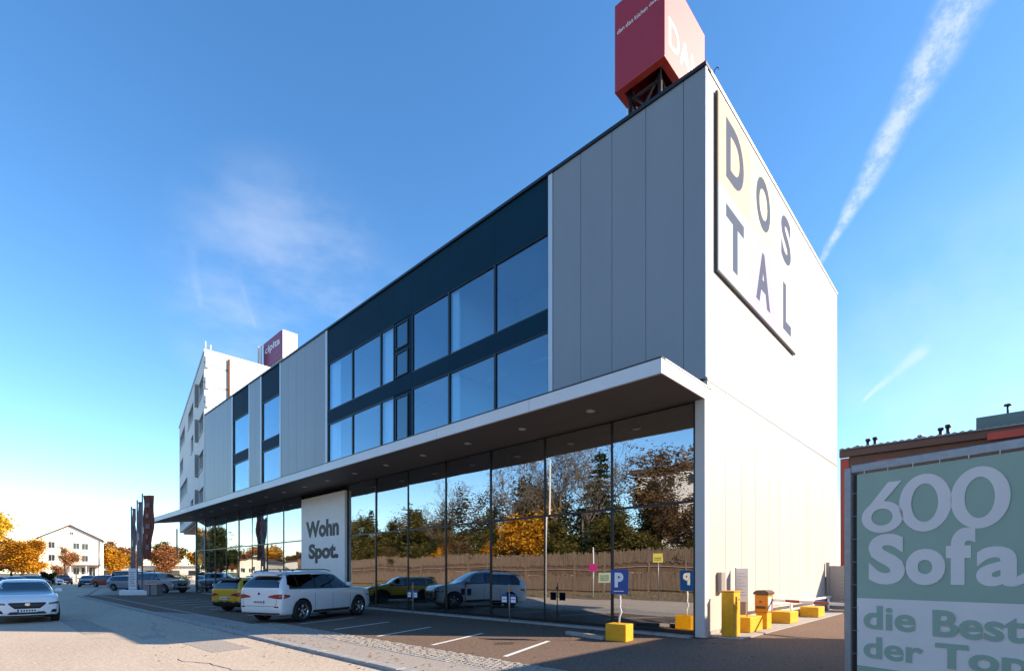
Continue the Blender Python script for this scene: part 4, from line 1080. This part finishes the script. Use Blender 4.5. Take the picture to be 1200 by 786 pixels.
        if kind in ('suv', 'cross'):
            b = bmesh.new(); prism(b, [(-.93, .895), (-.80, .945), (-.80, .975), (-.93, .925)], lambda a, z: (a * L / 2, -wf * .60, z * H), lambda a, z: (a * L / 2, wf * .60, z * H)); mesh_obj('roof_spoiler', b, M['black' if 'blackroof' in opts else paint], c)
    return c
def place(c, x, y, rz, z=0.): c.location = (x, y, z); c.rotation_euler = (0, 0, R(rz)); return c
def repaint(c, paint):
    for ch in c.children:
        if ch.type == 'MESH':
            for i, s in enumerate(ch.material_slots):
                if s.material and 'paint' in s.material.name and 'car' in s.material.name:
                    s.link = 'OBJECT'; s.material = M[paint]
        # further levels carry no paint
def recopy(src, label, x, y, rz, paint=None, z=-.05):
    c = copy_tree(src); c['label'] = label; place(c, x, y, rz, z)
    if paint: repaint(c, paint)
    return c
G_ = 'cars parked and driving around the showroom'
big = make_car('suv', 4.85, 2.0, 1.80, 'p_white', .385, 'large white suv parked nose to the glass, seen from behind', G_, opts=('rearbadge',), clad=.15)
place(big, -13.33, -4.62, 111.7)
yel = make_car('cross', 4.08, 1.80, 1.52, 'p_yellow', .335, 'small yellow crossover with black lower trim beside the white suv', G_, clad=.30, rimm='rimdark', opts=('blackroof',))
place(yel, -19.3, -4.2, 111.7)
maz = make_car('cross', 4.28, 1.80, 1.53, 'p_white', .335, 'white crossover driving towards the camera on the road', G_, clad=.19, opts=())
place(maz, -20.9, -12.25, 0, -.055)
van = make_car('van', 4.9, 1.9, 1.95, 'p_dark', .33, 'dark van parked behind the silver blue cars by the flags', G_, detail=1)
place(van, -62.7, -1.3, 43, -.03)
sed = make_car('sedan', 4.7, 1.82, 1.45, 'p_dark', .32, 'dark saloon driving towards the camera in front of the white house', G_, detail=1)
place(sed, -78.8, -3.8, -8, -.05)
hatch = make_car('cross', 4.2, 1.8, 1.5, 'p_navy', .32, 'navy car farther away, left of the dark saloon', G_, detail=1)
place(hatch, -99.5, -4.4, 4, -.05)
recopy(sed, 'white saloon parked side on beneath the russet tree', -93.5, -7.0, 43, 'p_white')
recopy(big, 'silver blue suv nearest the round columns under the canopy end', -47.2, -2.55, 30, 'p_silver', -.03)
recopy(hatch, 'silver blue crossover parked behind the flag pedestal', -55.8, -3.0, 36, 'p_silver', -.03)
recopy(hatch, 'red car peeping out left of the flags', -73.0, -2.3, 30, 'p_red', -.03)
recopy(hatch, 'pale silver crossover first behind the white moving car at the left edge', -56.5, -12.6, 20, 'p_silver')
recopy(sed, 'dark saloon in the row behind the white moving car', -62.8, -11.0, 20, 'p_grey')
recopy(sed, 'pale saloon parked in the row under the golden trees', -60.5, -14.3, 25, 'p_white')
recopy(hatch, 'dark crossover at the far end of the row under the golden trees', -69.4, -9.6, 25, 'p_dark')
recopy(van, 'grey van mirrored in the glass, parked far across the road', -92, -24, 10, 'p_grey')

# ================================================================== TREES
def grow(seed, H, spread, levels=4, trunk=.30, bare=False, conifer=False):
    rr = random.Random(seed); segs = []; tips = []
    def branch(p, d, L, r, lv):
        n = 4 if lv == 0 else 3; pts = [p.copy()]; rad = [r]
        for i in range(n):
            d = (d + Vector((rr.uniform(-1, 1), rr.uniform(-1, 1), rr.uniform(-.4, .7))) * (.10 if lv == 0 else .22)).normalized()
            p = p + d * L / n; pts.append(p.copy()); rad.append(r * (1 - .62 * (i + 1) / n))
            if lv < levels and (i > 0 or lv > 0) :
                k = rr.choice((1, 2, 2)) if lv < 2 else rr.choice((1, 1, 2))
                for _ in range(k):
                    a = rr.uniform(0, 6.283); side = Vector((math.cos(a), math.sin(a), 0)); side = (side - d * side.dot(d)).normalized()
                    nd = (d * rr.uniform(.5, 1.0) + side * rr.uniform(.6, 1.1) * spread + Vector((0, 0, .15))).normalized()
                    branch(p, nd, L * rr.uniform(.42, .66), rad[-1] * .62, lv + 1)
        segs.append((pts, rad, lv)); tips.extend(pts[1:] if lv >= levels - 1 else pts[-1:])
    branch(Vector((0, 0, 0)), Vector((0, 0, 1)), H * .62, trunk, 0)
    mz = max(t.z for t in tips); s = H / mz
    return [([q * s for q in pts], rad, lv) for pts, rad, lv in segs], [t * s for t in tips]
def trunk_mesh(segs):
    bm = bmesh.new()
    for pts, rad, lv in segs: tube(bm, pts, [max(.012, q) for q in rad], 7 if lv == 0 else (4 if lv < 3 else 3), caps=(lv == 0))
    return bm
def leaf(bm, p, s, rr, down=0.):
    a = rr.uniform(0, 6.283); t = Vector((math.cos(a), math.sin(a), rr.uniform(-.6, .4) - down)).normalized(); b = t.cross(Vector((rr.uniform(-1, 1), rr.uniform(-1, 1), rr.uniform(-1, 1)))).normalized()
    bm.faces.new([bm.verts.new(p + t * s * .5), bm.verts.new(p + b * s * .32), bm.verts.new(p - t * s * .5), bm.verts.new(p - b * s * .32)])
def crown_mesh(tips, seed, per, rad, ls, keep=1.):
    rr = random.Random(seed); bm = bmesh.new()
    for t in tips:
        if rr.random() > keep: continue
        cr = rad * rr.uniform(.5, 1.2)
        for _ in range(int(per * rr.uniform(.4, 1.5))):
            o = Vector((rr.gauss(0, 1), rr.gauss(0, 1), rr.gauss(0, .75))) * cr * .5
            leaf(bm, t + o, ls * rr.uniform(.6, 1.3), rr)
    return bm
def crown_dir(bm): pass
def tree(kind, seed, H, leafm, label, barkm='bark', spread=.9, per=14, rad=.75, ls=.26, keep=1., levels=4, group='trees around the road', name='broadleaf_tree'):
    t = empty(name); tag(t, label, 'tree', group)
    segs, tips = grow(seed, H, spread, levels)
    mesh_obj('trunk', trunk_mesh(segs), M[barkm], t, recalc=False)
    if per: mesh_obj('crown', crown_mesh(tips, seed + 1, per, rad, ls, keep), M[leafm], t, recalc=False)
    return t
def conifer(seed, H, label, group):
    rr = random.Random(seed); t = empty('conifer_tree'); tag(t, label, 'tree', group)
    bm = bmesh.new(); tube(bm, [(0, 0, 0), (0, 0, H * .98)], [.22, .03], 7); cr = bmesh.new()
    z = H * .08
    while z < H * .97:
        f = 1 - z / H; n = rr.randint(6, 8); L = (H * .26) * f ** .8 + .15
        for k in range(n):
            a = rr.uniform(0, 6.283); l = L * rr.uniform(.7, 1.15); dr = -.10 - .25 * f
            e = Vector((math.cos(a) * l, math.sin(a) * l, z + dr * l)); tube(bm, [(0, 0, z), e], [.04, .01], 3, caps=False)
            m = max(4, int(l * 13))
            for j in range(m):
                q = (j + rr.random()) / m; p = Vector((0, 0, z)).lerp(e, q)
                for _ in range(2): leaf(cr, p + Vector((rr.gauss(0, .10), rr.gauss(0, .10), rr.gauss(-.08, .09))), .34 * rr.uniform(.7, 1.3), rr, .5)
        z += H * .035 * rr.uniform(.8, 1.2)
    mesh_obj('trunk', bm, M['bark'], t, recalc=False); mesh_obj('crown', cr, M['L_conifer'], t, recalc=False)
    return t
def put(t, x, y, rz=0., s=1., label=None, z=-.1):
    t.location = (x, y, z); t.rotation_euler = (0, 0, rz); t.scale = (s, s, s * rnd.uniform(.94, 1.06))
    if label: t['label'] = label
    return t
def recolour(t, leafm):
    for ch in t.children:
        if ch.name.startswith('crown'): ch.material_slots[0].link = 'OBJECT'; ch.material_slots[0].material = M[leafm]
GL = 'trees at the left behind the cars'
A_ = put(tree('b', 11, 10.2, 'L_gold', 'tall golden orange tree at the left edge', per=26, rad=1.15, ls=.30, group=GL), -123.2, -12.2, 0, 1.3)
B_ = put(tree('b', 23, 7.6, 'L_orange', 'bright orange yellow tree just right of the tall golden one', per=30, rad=1.0, ls=.26, group=GL), -112.5, -8.6, 0, 1.02)
C_ = put(tree('b', 31, 6.0, 'L_russet', 'small sparse russet tree in front of the white house', per=9, rad=.7, ls=.2, keep=.8, group=GL), -104, -3.4, label='small sparse russet tree in front of the white house')
t = copy_tree(B_); put(t, -112, -14.5, 1.7, 1.05, 'low golden tree rising over the parked cars'); recolour(t, 'L_gold')
t = copy_tree(A_); put(t, -135, -24, 2.2, 1.2, 'wide orange tree farthest left beyond the frame edge'); recolour(t, 'L_orange')
bush = tree('b', 41, 1.9, 'L_green', 'small round green shrub beside the white saloon', per=16, rad=.32, ls=.12, levels=3, group=None, name='shrub'); bush['category'] = 'shrub'; put(bush, -73.5, -8.0, 0)
# variants used for the wood across the road and the far tree line
GW = 'trees of the wood across the road'
V = {}
V['olive'] = tree('b', 51, 15, 'L_olive', 'tall olive green broadleaf tree in the wood across the road', per=12, rad=1.5, ls=.42, group=GW)
V['brown'] = tree('b', 57, 16, 'L_brown', 'brown leaved tree in the wood across the road', per=7, rad=1.3, ls=.32, keep=.8, group=GW)
V['bare'] = tree('b', 63, 17, 'L_brown', 'bare tree with fine twigs in the wood across the road', barkm='birch', per=1.2, rad=1.0, ls=.2, keep=.4, levels=5, spread=.75, group=GW)
V['orange'] = tree('b', 71, 9.5, 'L_orange', 'orange leaved small tree in front of the wood across the road', per=20, rad=1.2, ls=.34, group=GW)
V['con'] = conifer(5, 15, 'dark spruce in the wood across the road', GW)
used_ = set()
LBL = dict(olive='olive green broadleaf tree', brown='brown leaved tree', bare='bare twiggy tree', orange='orange leaved tree', con='dark spruce')
def wood(kind, x, y, s=1., leafm=None, lab=None):
    if kind in used_: t = copy_tree(V[kind])
    else: t = V[kind]; used_.add(kind)
    put(t, x, y, rnd.uniform(0, 6.28), s, lab)
    if leafm: recolour(t, leafm)
    return t
plan = [('olive', -7, -44, .7), ('brown', -13, -41, .45), ('brown', -18.5, -38.5, .40), ('brown', -23.5, -41, .82), ('olive', -27, -46, .62), ('con', -30.0, -40.5, .84), ('bare', -31, -42, 1.0),
        ('bare', -35, -40, 1.02), ('olive', -33, -37.5, .42), ('bare', -39, -42.5, .95), ('orange', -35.5, -36.5, .95), ('orange', -39.5, -37, 1.0), ('orange', -44, -38, .92), ('bare', -43.5, -41, 1.02), ('brown', -47, -42, .85), ('olive', -49, -38.5, .52), ('olive', -52, -40, .72),
        ('brown', -56, -42, .86), ('bare', -59, -40, .8), ('olive', -62, -39, .66), ('olive', -67, -42, .8), ('con', -71, -41, .75), ('olive', -75, -40, .7), ('brown', -79, -44, .8), ('olive', -84, -41, .7),
        ('con', -88, -43, .85), ('olive', -93, -40, .72), ('olive', -99, -43, .8), ('bare', -30, -38, .8), ('orange', -57, -37, .6), ('orange', -65, -37, .5), ('olive', -28, -37, .45), ('olive', -24, -36.5, .4), ('olive', -42, -46, .8), ('brown', -17, -36.8, .5)]
for (k, x, y, s) in plan:
    s *= 1.0 if k == 'orange' else (1.34 if x > -46 else 1.12)
    near = 'a twiggy gap' if k == 'bare' else None
    wood(k, x, y, s, lab='%s in the wood across the road, seen mirrored in the shop glass' % LBL[k])
# far tree line at the left
GF = 'far autumn trees along the horizon at the left'
V2 = tree('b', 83, 9.5, 'L_russet', 'far russet autumn tree on the horizon between the white house and the flags', per=14, rad=1.2, ls=.42, group=GF)
first = True
for i in range(46):
    a = i / 45.; x = -168 + 26 * math.sin(i * 2.3) * .5 + a * 20; y = -95 + 165 * a + rnd.uniform(-2, 2)
    t = V2 if first else copy_tree(V2); first = False
    lf = rnd.choice(['L_russet', 'L_gold', 'L_brown', 'L_russet', 'L_orange', 'L_olive'])
    put(t, x, y, rnd.uniform(0, 6.28), rnd.uniform(.75, 1.15)); recolour(t, lf)
    w = dict(L_russet='russet', L_gold='golden', L_brown='brown', L_orange='orange', L_olive='olive')[lf]
    t['label'] = 'far %s autumn tree in the tree line on the horizon at the left' % w
    t['group'] = GF
# mirrored green tree near the left end of the glass
for i in range(26):
    xx = -6 - 3.6 * i + rnd.uniform(-1, 1); kk = ('olive', 'brown', 'olive', 'orange')[i % 4] if 8 < i < 14 else ('olive', 'brown', 'con', 'olive')[i % 4]
    wood(kk, xx, -36.2 + rnd.uniform(-.8, .8), {'con': .42, 'orange': .62}.get(kk, .40) * rnd.uniform(.9, 1.25), lab='low %s of the undergrowth just behind the wooden barrier' % LBL[kk])
t = wood('olive', -105, -18.5, .82, 'L_green', 'dark green tree mirrored at the left end of the shop glass')

# ================================================================== ACROSS THE ROAD (seen mirrored)
sheet('verge', [(60, -17.62), (-40, -17.92), (-62, -22.05), (-150, -40.1), (-150, -80), (60, -80)], -.075, M['verge'], kind='structure')
bm = bmesh.new(); rr = random.Random(3)
for i in range(9000):
    x = rr.uniform(-70, 6); y = rr.uniform(-32.5, -17.9 - max(0, (-40 - x)) * .19)
    h_ = rr.uniform(.05, .22); a = rr.uniform(0, 6.28); w = .03
    bm.faces.new([bm.verts.new((x - w * math.cos(a), y - w * math.sin(a), -.08)), bm.verts.new((x + w * math.cos(a), y + w * math.sin(a), -.08)), bm.verts.new((x + rr.uniform(-.06, .06), y + rr.uniform(-.06, .06), h_ - .08))])
g = mesh_obj('grass_tufts', bm, M['verge'], None, recalc=False); tag(g, kind='stuff')
nb_ = empty('noise_barrier', (0, -33.4, -.08)); tag(nb_, 'long weathered wooden noise barrier below the wood across the road', 'fence')
x = -4
pbm = bmesh.new(); box(pbm, -.08, .08, -.1, .1, 0, 4.35); post0 = mesh_obj('post', pbm, M['wood'], nb_); post0.location = (x, 0, 0)
for i in range(1, 24): link_copy(post0, nb_, (x - 4 * i, 0, 0))
bm = bmesh.new(); rr = random.Random(9)
for i in range(23):
    x1 = x - 4 * i - .09; x0 = x1 - 3.82; xx = x0
    while xx < x1 - .05:
        w = rr.uniform(.06, .11)
        box(bm, xx, min(xx + w, x1), .02 + rr.uniform(0, .04), .07 + rr.uniform(0, .04), .15, 1.75 + rr.uniform(-.15, .2))
        box(bm, xx, min(xx + w, x1), .02 + rr.uniform(0, .04), .07 + rr.uniform(0, .04), 2.85 + rr.uniform(-.15, .1), 4.2 + rr.uniform(-.22, .12))
        xx += w + rr.uniform(.02, .06)
pk = mesh_obj('pickets', bm, M['wood'], nb_); tag(pk, kind='stuff')
for i in range(23):
    x1 = x - 4 * i - .085
    for z0, z1 in ((.05, .6), (.62, 1.2), (1.22, 1.8), (1.82, 2.4), (2.42, 3.0), (3.02, 3.6)):
        if i < 22 or z0 > 1.5: B('board', x1 - 3.83, x1, -.045 - rnd.uniform(0, .02), -.005, z0, z1, M['woodmid'], nb_)
    B('cap_rail', x1 - 3.83, x1, -.02, .10, 2.38, 2.44, M['concrete'], nb_)
# lamp
lp = empty('street_lamp', (-16.9, -14.9, -.06)); tag(lp, 'tall pale street lamp across the road mirrored in the glass', 'street lamp')
bm = bmesh.new(); tube(bm, [(0, 0, 0), (0, 0, 9.6)], [.10, .055], 10); mesh_obj('pole', bm, M['lampwhite'], lp)
bm = bmesh.new(); tube(bm, [(0, 0, 9.55), (-.6, .6, 9.75)], .035, 6); mesh_obj('arm', bm, M['lampwhite'], lp)
bm = bmesh.new(); box(bm, -.25, .25, -.12, .12, -.05, .04, .02); h_ = mesh_obj('lamp_head', bm, M['lampwhite'], lp); h_.location = (-.8, .8, 9.76); h_.rotation_euler = (0, 0, R(135))
def roadsign(x, y, z0, w, h, m, label, name='road_sign', lines=0):
    t = empty(name, (x, y, -.08)); tag(t, label, 'sign')
    bm = bmesh.new(); tube(bm, [(0, 0, 0), (0, 0, z0 + h)], .035, 8); mesh_obj('pole', bm, M['galv'], t)
    B('plate', -w / 2, w / 2, .04, .06, z0, z0 + h, M[m], t)
    for k in range(lines): B('print_line', -w * .35, w * .35, .062, .066, z0 + h * (.25 + .2 * k), z0 + h * (.32 + .2 * k), M['darksteel'], t)
roadsign(-17.1, -21.0, 2.1, .75, .6, 'pink', 'pink square sign on a pole across the road')
roadsign(-16.4, -21.6, 1.2, 1.1, .8, 'signgreen', 'pale green notice on a low pole across the road', lines=3)
roadsign(-11.9, -20.3, 2.5, .8, .65, 'signyellow', 'yellow notice on a pole across the road', lines=2)
p = empty('overhead_pole', (-17.4, -21.5, -.08)); tag(p, 'slender pale pole across the road beside the pink sign', 'pole')
bm = bmesh.new(); tube(bm, [(0, 0, 0), (0, 0, 4.0)], .05, 8); mesh_obj('shaft', bm, M['lampwhite'], p)
# white apartment house behind the wood
def house(name, loc, rz, W, Dp, eave, ridge, wallm, wins, label, gable_front=True, roofm='dark_roof', ov=.35):
    h = empty(name, loc, rz); tag(h, label, 'house')
    bm = bmesh.new(); prism(bm, [(0, 0), (W, 0), (W, eave), (W / 2, ridge), (0, eave)], lambda x, z: (x, 0, z), lambda x, z: (x, Dp, z)); mesh_obj('wall', bm, M[wallm], h)
    for s in (0, 1):
        a = (W / 2, ridge + .02); sl = (ridge - eave) / (W / 2); b = (-ov, eave - sl * ov + .02) if s == 0 else (W + ov, eave - sl * ov + .02)
        bm = bmesh.new(); prism(bm, [a, b, (b[0], b[1] + .2), (a[0], a[1] + .2)] if s == 0 else [a, (a[0], a[1] + .2), (b[0], b[1] + .2), b], lambda x, z: (x, -ov, z), lambda x, z: (x, Dp + ov, z)); mesh_obj('roof', bm, M[roofm], h)
    for x, z, w, hh in wins:
        bm = bmesh.new(); box(bm, x - w / 2 - .08, x + w / 2 + .08, -.06, -.001, z - hh / 2 - .08, z + hh / 2 + .08); f = mesh_obj('window', bm, M['white'], h)
        B('pane', x - w / 2, x - .03, -.085, -.062, z - hh / 2, z + hh / 2, M['glass_dark'], f); B('pane', x + .03, x + w / 2, -.085, -.062, z - hh / 2, z + hh / 2, M['glass_dark'], f)
    return h
hs_ = house('white_house', (-128.6, -5.5, -.1), R(79.5), 9.3, 10, 8.6, 11.2, 'cream_wall', [(1.9, 7.3, 0.88, 1.15), (5.57, 7.2, 0.88, 1.15), (6.91, 7.1, 0.92, 1.15), (5.57, 4.8, 0.88, 1.15), (6.91, 4.7, 0.88, 1.15), (5.57, 2.2, 0.88, 1.3), (6.84, 2.2, 0.96, 1.3), (8.04, 2.0, 0.96, 1.9), (4.86, 9.7, 0.48, 0.5), (1.9, 4.8, 0.88, 1.15)],
            'cream three storey house with brown gable roof at the left horizon')
B('porch_roof', 4.6, 9.5, -1.6, -.01, 3.2, 3.4, M['dark_roof'], hs_)
for x in (4.8, 7.2, 9.3): B('porch_post', x - .08, x + .08, -1.5, -1.35, .1, 3.19, M['white'], hs_)
for x, y in ((3.6, 3), (4.5, 5), (8.0, 4)): B('chimney', x - .25, x + .25, y, y + .5, 9.2 if x > 7 else 10.3, 10.9 if x > 7 else 11.9, M['cream_wall'], hs_)
bm = bmesh.new(); tube(bm, [(9.2, -.1, .1), (9.2, -.1, 8.4)], .07, 6); mesh_obj('downpipe', bm, M['galv'], hs_)
ap = empty('apartment_house', (-33, -55, -.1)); tag(ap, 'white apartment house behind the trees across the road', 'house')
B('wall', 0, 24, -11, 0, 0, 15.5, M['render_'], ap); B('roof', -.5, 24.5, -11.5, .5, 15.505, 16.2, M['dark_roof'], ap)
for i in range(7):
    for j in range(4):
        w = B('window', 1.4 + 3.3 * i, 2.9 + 3.3 * i, .003, .06, 2.3 + 3.6 * j, 3.8 + 3.6 * j, M['white'], ap); B('pane', 1.5 + 3.3 * i, 2.8 + 3.3 * i, .061, .07, 2.4 + 3.6 * j, 3.7 + 3.6 * j, M['glass_dark'], w)
bs = house('beige_shed', (-128, -38.5, -.1), R(150), 12, 9, 4.6, 5.6, 'cream_wall', [(3, 2.6, 1.2, 1), (6, 2.6, 1.2, 1), (9, 2.6, 1.2, 1)], 'low beige building mirrored in the left part of the glass')
wl_ = empty('long_white_building', (-152, 4, -.1), R(58)); tag(wl_, 'long low white building on the horizon behind the flags', 'building')
B('wall', 0, 46, 0, 6, 0, 3.3, M['cream_wall'], wl_); B('roof', -.3, 46.3, -.3, 6.3, 3.302, 3.6, M['galv'], wl_)
for i in range(9): B('window', 2 + 5 * i, 5 + 5 * i, -.05, -.003, 1.2, 2.4, M['glass_dark'], wl_)
wl2 = empty('long_white_building', (-140, -70, -.1), R(80)); tag(wl2, 'long low cream building mirrored at the far left of the shop glass', 'building')
B('wall', 0, 30, 0, 6, 0, 4.6, M['cream_wall'], wl2); B('roof', -.3, 30.3, -.3, 6.3, 4.602, 4.9, M['dark_roof'], wl2)
for i in range(6): B('window', 2 + 5 * i, 4 + 5 * i, -.05, -.003, 1.4, 2.6, M['glass_dark'], wl2)
bm = bmesh.new(); rr = random.Random(4)
for i in range(5200):
    leaf(bm, Vector((rr.uniform(0, 13), rr.gauss(0, .45), abs(rr.gauss(.8, .45)) % 1.55)), .2, rr)
hd = empty('hedge', (-96, 1.0, -.06), R(40)); tag(hd, 'low dark clipped hedge right of the dark saloon in front of the white house', 'hedge')
mesh_obj('foliage', bm, M['L_green'], hd, recalc=False)
bm = bmesh.new()
for k in range(14): tube(bm, [(.5 + k * .92, 0, 0), (.5 + k * .92, .1, 1.0)], .03, 4)
mesh_obj('stem', bm, M['bark'], hd)

# ================================================================== FLAGS
fp = empty('flag_pedestal', (-42.05, -5.05, -.02), R(44)); tag(fp, 'low white concrete pedestal carrying the three flagpoles', 'pedestal')
B('slab', -1.1, 1.1, -.45, .45, .0, .42, M['white'], fp, .06)
for i, (x, y, h_, lab) in enumerate(((-42.42, -5.36, 6.4, 'shortest and leftmost flagpole of the three with a faded furled flag'), (-42.08, -5.05, 6.9, 'middle flagpole with a narrow hanging flag'), (-41.80, -4.78, 7.4, 'tallest and rightmost flagpole with a red brown printed flag'))):
    t = empty('flagpole', (x, y, .40), R(44)); tag(t, lab, 'flagpole', 'flagpoles on the white pedestal')
    bm = bmesh.new(); tube(bm, [(0, 0, 0), (0, 0, h_)], .05, 8); mesh_obj('pole', bm, M['galv'], t)
    bm = bmesh.new(); wd = (.28, .30, .85)[i]; n = 8; g = []
    for a in range(n + 1):
        r_ = []
        for b_ in range(13):
            z = h_ - .15 - 4.9 * b_ / 12; x_ = .06 + wd * a / n * (1 - .30 * (b_ / 12) ** 2 * (i == 2)); y_ = .07 * math.sin(a * 2.2 + b_ * .55) + .06 * math.sin(b_ * 1.1 + a)
            r_.append(bm.verts.new((x_, y_, z)))
        g.append(r_)
    for a in range(n):
        for b_ in range(12): bm.faces.new((g[a][b_], g[a + 1][b_], g[a + 1][b_ + 1], g[a][b_ + 1])).smooth = True
    mesh_obj('flag', bm, M['flagred' if i == 2 else 'flagcloth'], t, recalc=False)
    if i == 2:
        for k in range(5): B('print_mark', .36, .36 + (.3, .22, .3, .16, .26)[k], -.15, -.13, h_ - 1.1 - .8 * k, h_ - .75 - .8 * k, M['flagcloth'], t)
sb = empty('direction_panel', (-41.9, -5.35, .40), R(44)); tag(sb, 'narrow pale information panel at the foot of the flagpoles', 'sign')
B('board', -.30, .30, -.04, .0, .05, 1.65, M['signwhite'], sb)
for k in range(7): B('print_line', -.22, .2 - .05 * (k % 3), -.046, -.041, .3 + k * .17, .36 + k * .17, M['galv'], sb)
for k, (x, y, lab) in enumerate(((-41.2, -4.45, 'grey steel bin box just right of the flag pedestal'), (-40.6, -4.1, 'second grey steel box right of the flag pedestal'))):
    t = empty('bin_box', (x, y, 0), R(30)); tag(t, lab, 'bin', 'grey boxes by the flag pedestal')
    B('body', -.28, .28, -.28, .28, .02, .78, M['greymetal'], t, .02); B('lid', -.30, .30, -.30, .30, .782, .84, M['galv'], t, .01)
bnr = B('hanging_banner', -46.9, -46.5, -1.4, -1.36, 3.0, 5.6, M['darksteel']); tag(bnr, 'narrow dark banner hanging below the far end of the canopy', 'banner')

# every tree of a kind gets its own description by where it stands in its row
ORD = ['first', 'second', 'third', 'fourth', 'fifth', 'sixth', 'seventh', 'eighth', 'ninth', 'tenth', 'eleventh', 'twelfth', 'thirteenth', 'fourteenth', 'fifteenth', 'sixteenth', 'seventeenth', 'eighteenth', 'nineteenth', 'twentieth', 'twenty-first', 'twenty-second']
from collections import defaultdict
buckets = defaultdict(list)
for o in scene.objects:
    if o.get('category') == 'tree': buckets[o['label']].append(o)
for lb, os_ in buckets.items():
    if len(os_) > 1:
        far = 'horizon' in lb
        os_.sort(key=lambda o: -o.location.y if far else -o.location.x)
        for i, o in enumerate(os_):
            w = ORD[min(i, len(ORD) - 1)]
            if far: o['label'] = '%s %s' % (w, lb.replace('far ', '').replace('in the tree line on the horizon at the left', 'from the right in the horizon tree line'))
            elif 'undergrowth' in lb: o['label'] = '%s %s, counted from the right' % (w, lb.replace('of the undergrowth just', ''))
            else: o['label'] = '%s %s, counted from the right' % (w, lb.replace(', seen mirrored in the shop glass', ''))
